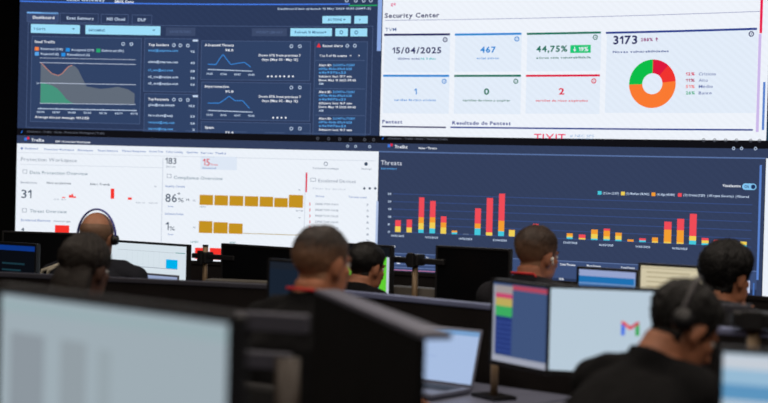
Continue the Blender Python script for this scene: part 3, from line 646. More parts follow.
def paint_strip(P, W, H, so):
    q = P(); q.quad(0, W, H * .90, H * .985, em((12, 52, 130)), 1)
    q.build('blue_strip', so)
    q = P()
    for i in range(3): q.quad(W * .55, W * (.86 - i * .05), H * (.66 - i * .11), H * (.69 - i * .11), em((24, 52, 62)), 1)
    q.build('text_lines', so)
monitor('dark monitor with one blue strip across its top, at the left photo edge', -38, 37, 7.55, 30, 241.5, .32, em((9, 12, 18)), paint=paint_strip, foot=True)
monitor('black monitor rising against the white wall screen, far left behind the bald man', 2, 76, 8.25, 8, 231.9, .36, None, foot=True)
def paint_blue(P, W, H, so):
    q = P(); q.quad(0, W, H * .90, H, em((150, 164, 206)), 1); q.quad(0, W * .97, H * .80, H * .90, em((30, 112, 178)), 1); q.quad(0, W, H * .0, H * .80, em((112, 150, 200)), 1); q.quad(0, W * .95, H * .74, H * .78, em((60, 116, 180)), 2); q.build('window_bands', so)
monitor('small monitor with pale blue bands and a dark blue stripe, behind the large white monitor', 577, 638.5, 6.35, 36, 268.2, .30, em((110, 150, 205)), paint=paint_blue, foot=True)
def paint_beige(P, W, H, so):
    q = P(); 
    for i in range(6): q.quad(W * .06, W * (.5 + .07 * (i % 3)), H * (.90 - i * .07), H * (.915 - i * .07), em((170, 158, 126)), 1)
    q.quad(0, W, H * .965, H * .975, em((160, 150, 122)), 1); q.build('text_lines', so)
monitor('monitor with a beige page, left of the black-haired man resting his chin', 638.5, 744, 6.2, 34, 265.6, .31, em((208, 198, 168)), paint=paint_beige, foot=True)
# row B (middle row)
def paint_sheet(P, W, H, so):
    q = P(); q.quad(0, W * .36, H * .86, H * .97, em((158, 150, 150)), 1); q.quad(W * .36, W, H * .93, H * .985, em((176, 70, 92)), 1)
    q.quad(W * .05, W * .36, H * .81, H * .87, em((196, 70, 110)), 2); q.quad(W * .05, W * .36, H * .71, H * .81, em((188, 170, 92)), 2); q.quad(W * .05, W * .36, H * .58, H * .71, em((60, 170, 96)), 2); q.quad(W * .05, W * .36, H * .10, H * .58, em((38, 56, 120)), 2)
    q.quad(W * .36, W, H * .08, H * .93, em((64, 84, 124)), 1); q.quad(0, W * .05, H * .0, H * .97, em((150, 155, 170)), 1); q.quad(0, W, 0, H * .08, em((158, 162, 178)), 2)
    for i in range(7): q.quad(W * .05, W * .36, H * (.14 + .06 * i), H * (.147 + .06 * i), em((70, 95, 165)), 3)
    q.build('coloured_table', so)
monitor('angled monitor with red, yellow, green and blue cells beside the envelope logo monitor', 492, 551, 4.98, 58, 282, .293, em((64, 84, 124)), paint=paint_sheet)
def paint_mail(P, W, H, so):
    q = P(); x, z, u = W * .475, H * .46, H * .155
    q.quad(x, x + u * .3, z, z + u * .95, em((60, 110, 225)), 1); q.quad(x + u * 1.1, x + u * 1.4, z, z + u * .95, em((50, 165, 80)), 1)
    q.poly([(x, z + u * .95), (x + u * .7, z + u * .42), (x + u * .7, z + u * .72), (x + u * .15, z + u * 1.12), (x, z + u * 1.08)], em((225, 60, 55)), 2)
    q.poly([(x + u * 1.4, z + u * .95), (x + u * .7, z + u * .42), (x + u * .7, z + u * .72), (x + u * 1.25, z + u * 1.12), (x + u * 1.4, z + u * 1.08)], em((205, 60, 90)), 2); q.build('envelope_logo', so)
monitor('large pale white monitor showing a coloured envelope logo at lower right', 547.5, 706, 4.75, 10, 287.3, .29, em((184, 202, 216), 1, True), paint=paint_mail, foot=True)
def paint_dim(P, W, H, so):
    q = P(); q.quad(0, W, H * .55, H * .9, em((24, 34, 48)), 1); q.quad(0, W * .5, H * .2, H * .5, em((22, 42, 52)), 1); q.build('window_bands', so)
monitor('dim narrow monitor edge just left of the shaven-headed man in the red lanyard', 268, 338, 5.75, 40, 261, .30, em((28, 34, 44)), paint=paint_dim, foot=True)
# row C (front row)
def paint_front(P, W, H, so):
    q = P()
    for (a, b, z0, z1, c) in ((.05, .22, .1, .78, (140, 150, 158)), (.30, .42, .0, .78, (146, 157, 164)), (.47, .53, .0, .76, (151, 164, 171)), (.05, .2, .0, .3, (152, 152, 156)), (.0, 1, .9, .97, (153, 173, 179))): q.quad(W * a, W * b, H * z0, H * z1, em(c), 1 + int(a * 10) % 2)
    q.build('window_bands', so)
monitor('large out-of-focus grey-white monitor filling the lower left corner', -3, 237, 2.5, 44, 299, .34, em((158, 172, 180), 1, True), .016, paint=paint_front, foot=True)
def paint_right(P, W, H, so):
    q = P(); q.quad(0, W, H * .90, H * .985, em((196, 204, 214)), 1); q.quad(0, W, H * .80, H * .90, em((150, 186, 212)), 1); q.quad(0, W, H * .70, H * .80, em((92, 148, 190)), 1); q.quad(0, W, H * .0, H * .70, em((176, 196, 212)), 1)
    for i in range(5): q.quad(W * .08, W * .8, H * (.12 + .1 * i), H * (.13 + .1 * i), em((150, 175, 198)), 2)
    q.build('window_bands', so)
monitor('light blue and white monitor at the lower right corner beside the leaning man', 718, 905, 2.95, 24, 353, .34, em((176, 196, 212)), paint=paint_right, foot=True)
# ------------------------------------------------------------------ partitions and desks
def run(label_p, label_d, xa, ya, xb, yb, z, desk_depth, trim=grey_trim, th=.03, cut=0.0, desk=True, desk_z=.74):
    a = at_z(xa, ya, z); b = at_z(xb, yb, z); d = b - a; Ln = Vector((d.x, d.y)).length
    root = empty('desk_partition', (a.x, a.y, 0), math.atan2(d.y, d.x)); tag(root, label_p, 'partition')
    bm = bmesh.new(); box(bm, 0, Ln, 0, th, .05, z - .02, .003); obj('felt_panel', bm, felt_dark, root)
    bm = bmesh.new(); box(bm, 0, Ln, -.006, th + .006, z - .02, z, .003); obj('top_trim', bm, trim, root)
    for x in (.06, Ln - .06):
        bm = bmesh.new(); box(bm, x - .03, x + .03, -.05, th + .05, 0, .05, .004); obj('foot', bm, dark_metal, root)
    if desk:
        k = empty('desk', (a.x, a.y, 0), math.atan2(d.y, d.x)); tag(k, label_d, 'desk')
        bm = bmesh.new(); box(bm, .01, Ln - .01 - cut, -desk_depth, -.008, desk_z - .025, desk_z, .004); obj('desk_top', bm, desk_grey, k)
        for x in (.06, Ln - .1 - cut):
            bm = bmesh.new(); box(bm, x, x + .04, -desk_depth + .05, -.06, 0, desk_z - .026, .003); obj('leg', bm, dark_metal, k)
    return root
run('dark felt partition behind the bald man and the white monitor', 'desk along the far row at left', -120, 247, 300, 265.5, 1.02, .5, trim=felt_dark)
run('dark felt partition behind the tan pole, below the Threats chart', 'desk along the far row at centre', 301, 265.5, 560, 281.2, 1.02, .55, trim=felt_dark)
run('dark felt partition at right end of far row, beside the man resting his chin', 'desk along the far row at right', 561, 281.2, 860, 304, 1.02, .5, trim=felt_dark)
run('grey-topped partition running behind the foreground monitor at left', 'desk of the middle row at left', -90, 268, 268, 284.5, 1.04, .62, trim=dim_trim, cut=.7)
run('grey-topped partition crossing behind the laptop at photo centre', 'desk of the middle row carrying the open laptop', 269, 283.5, 585, 313.5, 1.04, .66)
run('grey-topped partition behind the leaning man at lower right', 'desk of the middle row at right', 586, 313.5, 830, 338, 1.04, .66)
# grey shelf along the far row
for (lab, xa, ya, xb, yb, z) in (('long low grey shelf box in front of the black monitor under the gold bars', 205, 279.2, 272, 282, .97), ('low grey shelf box at the foot of the tan pole, right of the green monitor', 386, 286, 457, 291, .98)):
    a = at_z(xa, ya, z); b = at_z(xb, yb, z); d = b - a; Ln = d.length
    r = empty('shelf_box', (a.x, a.y, .74), math.atan2(d.y, d.x)); tag(r, lab, 'shelf')
    th_ = .075 if xa > 300 else .018
    bm = bmesh.new(); box(bm, 0, Ln, 0, .099, z - .74 - th_, z - .74, .003); obj('shelf_board', bm, shelf_grey, r)
    bm = bmesh.new(); box(bm, 0, Ln, .1, .12, 0, z - .755, .002); box(bm, 0, .012, 0, .1, 0, z - .741 - th_, .002); box(bm, Ln - .012, Ln, 0, .1, 0, z - .741 - th_, .002); obj('shelf_body', bm, felt_dark, r)
# near divider, seen almost along its length
pa = at_z(315, 289, 1.2); pb = at_z(420.5, 332.5, 1.2); d = pb - pa; Ln = d.length
r = empty('desk_divider', (pa.x, pa.y, 0), math.atan2(d.y, d.x)); tag(r, 'black desk divider with grey top rail running towards the camera at centre', 'partition')
bm = bmesh.new(); box(bm, 0, Ln, 0, .012, .3, 1.185, .003); obj('divider_panel', bm, felt_black, r)
bm = bmesh.new(); box(bm, 0, Ln, -.002, .068, 1.185, 1.2, .004); obj('top_trim', bm, pbr('rail_grey', (92, 92, 106), .5, .2), r)
bm = bmesh.new(); box(bm, .1, .16, -.12, .13, 0, .03, .004); box(bm, Ln - .16, Ln - .1, -.12, .13, 0, .03, .004); box(bm, .115, .145, 0, .012, .03, .31); box(bm, Ln - .145, Ln - .115, 0, .012, .03, .31); obj('foot', bm, dark_metal, r)
# front row desk
k = empty('desk', (-1.35, 2.25, 0), math.radians(-44)); tag(k, 'front row desk under the large out-of-focus monitor', 'desk')
bm = bmesh.new(); box(bm, -.3, 1.5, -.4, .5, .715, .74, .004); obj('desk_top', bm, desk_grey, k)
for x in (-.2, 1.4):
    bm = bmesh.new(); box(bm, x, x + .04, -.35, .45, 0, .714, .003); obj('leg', bm, dark_metal, k)
k = empty('desk', (.52, 3.12, 0), math.radians(-24)); tag(k, 'desk under the light blue monitor at lower right corner', 'desk')
bm = bmesh.new(); box(bm, -.02, 1.1, -.42, .12, .715, .74, .004); obj('desk_top', bm, desk_grey, k)
for x in (.03, 1.0):
    bm = bmesh.new(); box(bm, x, x + .04, -.38, .08, 0, .714, .003); obj('leg', bm, dark_metal, k)
# ------------------------------------------------------------------ monitor stands (poles)
def stand(label, px, ytop, Y, rad, deg, arms, desk_z=.74, clamp=None, tops=None, pm=None):
    p0 = at(px, ytop, Y); r = empty('monitor_stand', (p0.x, p0.y, desk_z), math.radians(-deg)); tag(r, label, 'monitor stand')
    H = p0.z - desk_z
    bm = bmesh.new(); tube(bm, [(0, 0, .012), (0, 0, H)], rad, 16); obj('pole', bm, pm or pole_metal, r, True)
    bm = bmesh.new(); box(bm, -.07, .07, -.05, .05, 0, .013, .003); obj('stand_base', bm, dark_metal, r)
    if tops:
        bm = bmesh.new(); tube(bm, [(0, 0, H), (0, 0, H + .008)], rad * 1.12, 16); obj('pole_cap', bm, dark_metal, r)
    for (y, hw, hh) in (clamp or ()):
        z = at(px, y, Y).z - desk_z
        bm = bmesh.new(); box(bm, -hw, hw, -rad - .02, rad + .02, z - hh, z + hh, .006); box(bm, -hw * .5, hw * .5, -rad - .035, -rad - .018, z - hh * 1.25, z + hh * 1.25, .004); obj('clamp', bm, black_plastic, r)
    for (y, x0, x1, th, m_) in arms:
        z = at(px, y, Y).z - desk_z
        bm = bmesh.new(); box(bm, x0, x1, .0, .03, z - th / 2, z + th / 2, .004); obj('arm', bm, m_, r)
    return r
stand('tan-grey pole with black clamp and arm, between the white and the black monitor', 205.5, 246.3, 7.95, .014, 36, ((256.5, -.10, .20, .026, black_plastic),), clamp=((257.5, .03, .03),), tops=True)
stand('tan pole with black clamp below the Threats chart, left of a black monitor', 415.5, 256.5, 7.2, .015, 34, ((260.8, -.14, .16, .028, black_plastic),), clamp=((259.8, .035, .028),))
stand('short tan pole under the angled monitor with coloured cells', 495, 352, 5.3, .014, 58, (), clamp=())
stand('blurred tan pole with grey arms left of the black divider', 288, 358, 3.3, .028, 20, ((324, -.14, .04, .042, bar_trim), (363, -.14, .0, .038, bar_trim)), clamp=(), pm=shaded_pole)
stand('blurred tan clamp pole with black bracket and blue-grey arm at right photo edge', 754, 314, 4.35, .019, 20, ((333, -.13, .12, .02, grey_trim), (309, -.12, -.01, .022, dim_trim)), clamp=((319, .06, .022),))
# ------------------------------------------------------------------ laptops
def laptop(label, xl, xr, Yc, deg, ytop, h, desk_z, smat, tilt, paint=None, shell=None):
    a, b, ztop = face_corners(xl, xr, Yc, deg, ytop); w = (b - a).length
    r = empty('laptop', (a.x, a.y, desk_z), math.atan2(b.y - a.y, b.x - a.x)); tag(r, label, 'laptop')
    T = Matrix.Translation((0, 0, .018)) @ Matrix.Rotation(-tilt, 4, 'X'); shell = shell or pbr('laptop_shell', (118, 122, 140), .4, .3)
    bm = bmesh.new(); box(bm, 0, w, -.24, 0, .002, .018, .004); obj('base', bm, shell, r)
    bm = bmesh.new()
    for i in range(5):
        for j in range(13): box(bm, w * .06 + j * w * .068, w * .06 + (j + .85) * w * .068, -.05 - i * .021, -.034 - i * .021, .0182, .0205)
    obj('keyboard', bm, black_plastic, r)
    bm = bmesh.new(); box(bm, 0, w, 0, .008, 0, h, .003, T); obj('lid', bm, shell, r)
    surf = lambda s, z, l: T @ Vector((.008 + s, -.0006 - .0007 * l, .01 + z))
    P = Paint(surf, 9); P.quad(0, w - .016, 0, h - .02, smat, 0); so = P.build('screen', r)
    if paint: paint(lambda: Paint(surf, 9), w - .016, h - .02, so)
    print('LAP w %.2f top %.2f' % (w, ztop)); return r
def paint_lap(P, W, H, so):
    q = P(); q.quad(0, W, H * .91, H, em((120, 160, 205)), 1); q.quad(W * .2, W * .55, H * .45, H * .48, em((160, 182, 222)), 1); q.quad(W * .1, W * .5, H * .75, H * .78, em((160, 182, 222)), 1); q.build('window_bands', so)
laptop('open laptop with bright pale blue screen on the middle desk at photo centre', 386, 474, 5.5, 38, 324, .212, .745, em((168, 190, 226), 1, True), .26, paint_lap)
def paint_small(P, W, H, so):
    q = P(); q.quad(0, W, H * .55, H * .9, em((92, 120, 190)), 1); q.build('blue_window', so)
laptop('small laptop with a blue window in front of the white cyan-square monitor', 138, 176, 7.35, 36, 272, .19, .80, em((150, 165, 200)), .1, paint_small)
# ------------------------------------------------------------------ people
SK = {}
def skin(rgb):
    if rgb not in SK:
        SK[rgb] = pbr('skin_%d' % rgb[0], rgb, .55, bump=.1, bscale=120, var=.10, vscale=25, spec=.35)
    return SK[rgb]
HEAD = [((0, -.012, .036), (.0765, .098, .082)), ((0, .028, -.03), (.062, .070, .086)), ((0, .0, -.03), (.066, .07, .06))]
def ray_ell(d, c, r):
    # farthest exit distance of ray from origin along d
    a = sum((d[i] / r[i]) ** 2 for i in range(3)); b = -2 * sum(d[i] * c[i] / r[i] ** 2 for i in range(3)); cc = sum((c[i] / r[i]) ** 2 for i in range(3)) - 1
    q = b * b - 4 * a * cc
    return (-b + math.sqrt(q)) / (2 * a) if q > 0 else 0
def smooth(x): x = max(0, min(1, x)); return x * x * (3 - 2 * x)
def hair_mesh(thick, style, seed, rough=.003, front=.062, nape=-.062):
    bm = bmesh.new(); nu, nv = 96, 60; rows = []
    for j in range(nv + 1):
        ph = PI * j / nv; row = []
        for i in range(nu):
            th = 2 * PI * i / nu; d = Vector((math.sin(ph) * math.sin(th), math.sin(ph) * math.cos(th), math.cos(ph)))
            R = max(ray_ell(d, c, r) for c, r in HEAD); p = d * R
            # hairline height along the head, front to nape
            y = p.y
            if y > .06: zl = front
            elif y > .03: zl = .012 + (front - .012) * smooth((y - .03) / .03)
            elif y > .0: zl = -.012
            elif y > -.03: zl = -.012 + (nape + .012) * smooth(-y / .03)
            else: zl = nape
            if y > -.03 and y < .03: zl = max(zl, .006 if abs(p.x) > .05 and y < .012 else zl)
            if style == 'bald':
                # fringe of hair round the sides only
                mk = min((p.z - zl) / .012, (.062 - p.z) / .02); tk = .004
            else: mk = (p.z - zl) / .014; tk = thick
            up = smooth((p.z + .03) / .10)
            if style == 'fade': tk = .0025 + (thick - .0025) * up
            if style == 'full': tk = thick * (.55 + .45 * up)
            mk = max(-1, min(1, mk)); off = tk * mk if mk > 0 else .01 * mk
            if mk > 0:
                off += rough * noise.noise(p * 55 + Vector((seed, 0, 0))) + rough * .8 * noise.noise(p * 140 + Vector((seed, 3, 0)))
                if style == 'fade': off += up * (.005 * noise.noise(p * 30 + Vector((seed, 1, 4))) + .003 * noise.noise(p * 90 + Vector((seed, 5, 4))))
                if style == 'full': off += .005 * noise.noise(p * 22 + Vector((seed, 9, 1))) + .007 * noise.noise(Vector((math.atan2(p.x, p.y) * 7, p.z * 7, seed))) + .006 * abs(noise.noise(Vector((math.atan2(p.x, p.y) * 9, p.z * 10, seed))))
            row.append(bm.verts.new(d * (R + off)))
        rows.append(row)
    for j in range(nv):
        for i in range(nu):
            a, b, c, e = rows[j][i], rows[j][(i + 1) % nu], rows[j + 1][(i + 1) % nu], rows[j + 1][i]
            bm.faces.new((a, e, c, b))
    bmesh.ops.remove_doubles(bm, verts=bm.verts, dist=.00005)
    return bm
def hand_vols(bm, wrist, fdir, side, curl=.5):
    """palm and five separate fingers; fdir is the pointing direction"""
    f = fdir.normalized(); up = Vector((0, 0, 1)) if abs(f.z) < .8 else Vector((0, -1, 0)); x = f.cross(up).normalized(); up = x.cross(f).normalized(); s = side
    pc = wrist + f * .045
    tube(bm, [wrist - f * .01, wrist + f * .03, wrist + f * .085], [(.026, .019), (.038, .016), (.040, .013)], 12, refx=x)
    for k, ln in enumerate((.070, .080, .076, .060)):
        b = wrist + f * (.083 - .004 * abs(k - 1)) + x * (s * (-.030 + .020 * k)) * -1
        q = b + f * ln * .5 - up * ln * .15 * curl * 2; e = q + f * ln * .35 - up * ln * .38 * curl * 2
        tube(bm, [b - f * .015, b, q, e], [.0085, .009, .0082, .0065], 8)
    t0 = wrist + f * .02 + x * s * .030; t1 = t0 + f * .032 + x * s * .022 - up * .01; t2 = t1 + f * .03 + x * s * .002 - up * .012
    tube(bm, [t0, t1, t2], [.013, .0115, .008], 8)
def person(label, px, pytop, Y, yaw=38, head_yaw=None, pitch=8, tiltz=0, lean=.10, skin_rgb=(150, 100, 74), hair='fade', hair_m=None, hthick=.012, shirt=None, wide=1.0, hscale=1.0,
           beard=None, chin_hand=False, lanyard=False, sleeves='short', seed=1, collar=False, slump=0.0, stripes=False, longhair=False):
    """seated figure; px, pytop = where the crown is seen at distance Y"""
    head_yaw = yaw if head_yaw is None else head_yaw
    crown = at(px, pytop, Y); hz = crown.z
    h = Vector((math.sin(math.radians(yaw)), math.cos(math.radians(yaw)), 0))
    hh = Vector((math.sin(math.radians(head_yaw)), math.cos(math.radians(head_yaw)), 0))
    # head centre below the crown; the neck pivots at its base
    cen_w = Vector((crown.x, crown.y, hz - .118 * hscale))
    neck_w = cen_w - Vector((0, 0, (.108 - .05 * math.sin(math.radians(pitch))) * hscale)) - hh * (.02 + .11 * math.sin(math.radians(pitch)))
    ground = neck_w - h * lean; ground.z = 0
    root = empty('person', ground, -math.radians(yaw)); tag(root, label, 'person')
    inv = (Matrix.Translation(ground) @ Matrix.Rotation(-math.radians(yaw), 4, 'Z')).inverted()
    N = inv @ neck_w; HCn = inv @ cen_w
    Rh = Matrix.Rotation(-math.radians(head_yaw - yaw), 4, 'Z') @ Matrix.Rotation(-math.radians(pitch), 4, 'X') @ Matrix.Rotation(math.radians(tiltz), 4, 'Y')
    HM = Matrix.Translation(HCn) @ Rh @ Matrix.Scale(hscale, 4) @ Matrix.Diagonal((.94, 1.0, 1.02, 1))
    sk = skin(skin_rgb); W = wide; shz = N.z - .045 - slump
    # --- body volumes
    bm = bmesh.new()
    hb_ = bmesh.new()
    for c, r in HEAD: ell(hb_, c, r, u=28, v=20)
    ell(hb_, (0, .066, -.095), (.030, .024, .020)); ell(hb_, (0, .078, .026), (.050, .018, .012))
    for s in (-1, 1):
        ell(hb_, (s * .044, .018, -.062), (.020, .046, .030)); ell(hb_, (s * .040, .062, -.012), (.022, .022, .018))
        ell(hb_, (s * .078, -.006, -.002), (.008, .019, .032), Matrix.Rotation(-.35 * s, 3, 'Z') @ Matrix.Rotation(-.2, 3, 'X')); ell(hb_, (s * .075, .002, -.026), (.008, .010, .012))
        ell(hb_, (s * .013, .104, -.028), (.009, .012, .008))
    tube(hb_, [(0, .088, .022), (0, .102, -.004), (0, .114, -.024), (0, .098, -.034)], [.008, .010, .013, .008], 10)
    ell(hb_, (0, .094, -.054), (.023, .010, .006)); ell(hb_, (0, .092, -.065), (.020, .011, .007))
    for v in hb_.verts: v.co = HM @ v.co
    me_ = bpy.data.meshes.new('t'); hb_.to_mesh(me_); hb_.free(); bm.from_mesh(me_); bpy.data.meshes.remove(me_)
    skull = HM @ Vector((0, -.032, -.045))
    tube(bm, [skull, skull.lerp(N, .5) + Vector((0, -.004, 0)), N + Vector((0, -.012, -.0)), N + Vector((0, -.02, -.06))], [.056, .058, .066, .080], 18)
    hipz = .55
    sp_ = [(0, 0, hipz - .05), (0, -.01, hipz + .1), (0, N.y * .3 - .03, hipz + (shz - hipz) * .5), (0, N.y * .75 - .035, shz - .12), (0, N.y - .02, shz - .01), (0, N.y - .015, N.z - .02)]
    sr_ = [(.155, .115), (.15, .11), (.155, .112), (.180 * W, .120), (.135 * W, .092), (.066, .06)]
    tube(bm, sp_, sr_, 24, refx=(1, 0, 0))
    arms = []
    for s in (-1, 1):
        sh = Vector((s * .178 * W, N.y - .02, shz - .035)); ca = Vector((s * .05, N.y - .015, shz + .015))
        if chin_hand and s == 1:
            el = Vector((.20, N.y + .22, .80)); wr = HM @ Vector((.005, .10, -.165))
        else: el = Vector((s * .235 * W, N.y + .07, max(.80, shz - .30))); wr = Vector((s * .15, N.y + .30, .80))
        arms.append((s, ca, sh, el, wr))
        tube(bm, [ca, sh.lerp(ca, .4), sh, sh.lerp(el, .5), el], [.050, .056, .055, .045, .037], 14)
        tube(bm, [el, el.lerp(wr, .35), wr], [.036, .036, .024], 14); ell(bm, el, (.037,) * 3); ell(bm, sh, (.054,) * 3)
        hand_vols(bm, wr, (wr - el) if not (chin_hand and s == 1) else Vector((-.1, .1, 1)), s, .5)
        hip = Vector((s * .09, .0, hipz - .02)); kn = Vector((s * .13, .42, .52)); an = Vector((s * .13, .44, .10))
        tube(bm, [hip, hip.lerp(kn, .5), kn], [.085, .078, .058], 16); tube(bm, [kn, kn.lerp(an, .4), an], [.056, .052, .036], 14); ell(bm, kn, (.058,) * 3)
        tube(bm, [an + Vector((0, -.03, -.055)), an + Vector((0, .08, -.062)), an + Vector((0, .16, -.07))], [(.035, .035), (.042, .032), (.035, .022)], 12, refx=(1, 0, 0)); ell(bm, an, (.04, .045, .06))
    me = remeshed('person_body', bm, .0065, 3)
    link('body', me, [sk], root, True)
    # --- shirt
    g_ = .013; bm = bmesh.new()
    nk = N + Vector((0, -.012, 0)); up_ = nk + (skull - nk).normalized() * .022
    tube(bm, [sp_[0], sp_[1], sp_[2], sp_[3], sp_[4], (0, N.y - .018, N.z - .02), up_], [(r[0] + g_ + .006, r[1] + g_) for r in sr_[:5]] + [(.083, .080), (.073, .071)], 26, refx=(1, 0, 0))
    for s, ca, sh, el, wr in arms:
        cuff = sh.lerp(el, .95) if sleeves == 'short' else el
        tube(bm, [ca + Vector((0, 0, -.012)), sh.lerp(ca, .4), sh, sh.lerp(el, .5), cuff], [.062, .069, .070, .062, .056], 16); ell(bm, sh, (.068,) * 3)
        if sleeves == 'long': ell(bm, el, (.056,) * 3); tube(bm, [el, el.lerp(wr, .5), el.lerp(wr, .95)], [.055, .048, .036], 14)
    # folds
    me = remeshed('person_shirt', bm, .009, 3)
    for v in me.vertices:
        n_ = noise.noise(v.co * 9 + Vector((seed, 0, 0))) * .010 + noise.noise(v.co * 22 + Vector((0, seed, 0))) * .004
        v.co += v.normal * n_
    shm = shirt or pbr('black_cotton', (11, 11, 13), .9, bump=.3, bscale=250, var=.12, spec=.15)
    so = link('shirt', me, [shm], root, True)
    if collar:
        bm = bmesh.new(); pts = []
        for i in range(24):
            a = 2 * PI * i / 24; pts.append(Vector((.068 * math.sin(a), N.y - .016 + .064 * math.cos(a), N.z + .004 - .018 * math.cos(a))))
        tube(bm, pts + [pts[0]], .010, 8); obj('collar', bm, shm, root, True)
    if stripes:
        for q in range(2):
            s, ca, sh, el, wr = arms[0]; bm = bmesh.new(); off = .02 + .035 * q
            pts = [ca.lerp(sh, .25 + .35 * q) + Vector((0, -.052, .045)), sh + Vector((-.02 + .03 * q, -.072, .03)), sh.lerp(el, .25) + Vector((-.035 + .04 * q, -.068 - .004 * q, 0)), sh.lerp(el, .6) + Vector((-.035 + .04 * q, -.064, 0))]
            tube(bm, pts, [(.008, .008)] * 4, 8); tag(obj('sleeve_stripe', bm, pbr('stripe_cloth', (170, 165, 150), .8), root, True), 'pale grey sleeve stripe')
    if lanyard:
        bm = bmesh.new(); pts = []
        for i in range(-3, 16):
            a = 2 * PI * i / 24 + PI * .25 + PI * .25; pts.append(Vector((.076 * math.cos(a), N.y - .014 - .074 * math.sin(a), N.z + .030 + .008 * math.sin(a))))
        tube(bm, pts, [(.003, .005)] * len(pts), 8)
        tube(bm, [pts[0], (.06, N.y + .06, N.z - .06), (.01, N.y + .10, N.z - .28)], .004, 8); tube(bm, [pts[-1], (-.06, N.y + .06, N.z - .06), (-.01, N.y + .10, N.z - .28)], .004, 8)
        tag(obj('lanyard', bm, pbr('red_ribbon', (200, 26, 34), .6), root, True), 'red lanyard ribbon round the neck')
    # --- trousers, shoes
    bm = bmesh.new(); tube(bm, [(0, 0, hipz - .07), (0, 0, hipz + .06)], [(.172, .13), (.168, .126)], 22, refx=(1, 0, 0))
    for s in (-1, 1):
        hip = Vector((s * .09, .0, hipz - .02)); kn = Vector((s * .13, .42, .52)); an = Vector((s * .13, .44, .14))
        tube(bm, [hip, hip.lerp(kn, .5), kn], [.094, .09, .072], 16); tube(bm, [kn, kn.lerp(an, .5), an], [.070, .064, .056], 14); ell(bm, kn, (.072,) * 3); ell(bm, hip, (.095,) * 3)
    link('trousers', remeshed('trousers', bm, .011, 3), [pbr('dark_denim', (26, 28, 38), .85, bump=.3, var=.15)], root, True)
    for s in (-1, 1):
        bm = bmesh.new(); tube(bm, [(s * .13, .39, .045), (s * .13, .50, .05), (s * .13, .63, .035)], [(.042, .045), (.052, .045), (.040, .03)], 14, refx=(1, 0, 0)); ell(bm, (s * .13, .40, .055), (.045, .05, .055)); ell(bm, (s * .13, .62, .035), (.04, .045, .033))
        link('shoe', remeshed('shoe', bm, .008, 2), [pbr('shoe_leather', (22, 20, 20), .5)], root, True)
    # --- face details
    for s in (-1, 1):
        bm = bmesh.new(); ell(bm, (s * .030, .079, .010), (.0125, .0115, .009)); 
        o = obj('eye', bm, pbr('eye_white', (205, 200, 195), .2), root, True); o.matrix_local = HM
        bm = bmesh.new(); ell(bm, (s * .030, .0895, .010), (.0055, .002, .0055)); o2 = obj('iris', bm, pbr('iris_brown', (40, 24, 16), .2), o, True)
        bm = bmesh.new(); tube(bm, [(s * .014, .096, .029), (s * .030, .094, .034), (s * .048, .080, .029)], [.003, .0036, .002], 8)
        o = obj('eyebrow', bm, pbr('brow_hair', (26, 18, 14), .7), root, True); o.matrix_local = HM
    if beard:
        bm = bmesh.new(); nu, nv = 40, 14; rows = []
        for j in range(nv + 1):
            row = []
            for i in range(nu + 1):
                th = -1.75 + 3.5 * i / nu; zf = -.05 - .062 * j / nv + .03 * smooth((abs(th) - .9) / .8); el_ = math.atan2(zf, .07)
                dd = Vector((math.sin(th) * math.cos(el_), math.cos(th) * math.cos(el_), math.sin(el_))); R = max(ray_ell(dd, c, r) for c, r in HEAD)
                R = max(R, ray_ell(dd, (0, .066, -.095), (.030, .024, .020))); row.append(bm.verts.new(dd * (R + .003 + .0015 * noise.noise(dd * 40))))
            rows.append(row)
        for j in range(nv):
            for i in range(nu): bm.faces.new((rows[j][i], rows[j][i + 1], rows[j + 1][i + 1], rows[j + 1][i]))
        bmesh.ops.solidify(bm, geom=list(bm.faces), thickness=.004)
        o = obj('beard', bm, pbr('beard_hair', beard, .8, bump=.5), root, True); o.matrix_local = HM
    # --- hair
    bm = hair_mesh(hthick, hair, seed, rough=.0035 if hair == 'full' else .0012)
    if longhair: tube(bm, [(0, -.05, .02), (0, -.075, -.05), (0, -.085, -.12), (0, -.085, -.19)], [(.07, .05), (.084, .05), (.088, .045), (.07, .03)], 24, refx=(1, 0, 0))
    o = obj('hair', bm, hair_m, root, True); o.matrix_local = HM
    return root, HM, inv, ground, yaw
def worn(name, label, P, cat, builder):
    """things worn on the head are placed in the head's own frame but stay things of their own"""
    root, HM, inv, ground, yaw = P
    W_ = Matrix.Translation(ground) @ Matrix.Rotation(-math.radians(yaw), 4, 'Z') @ HM
    e = empty(name); e.matrix_world = W_; tag(e, label, cat); builder(e); return e
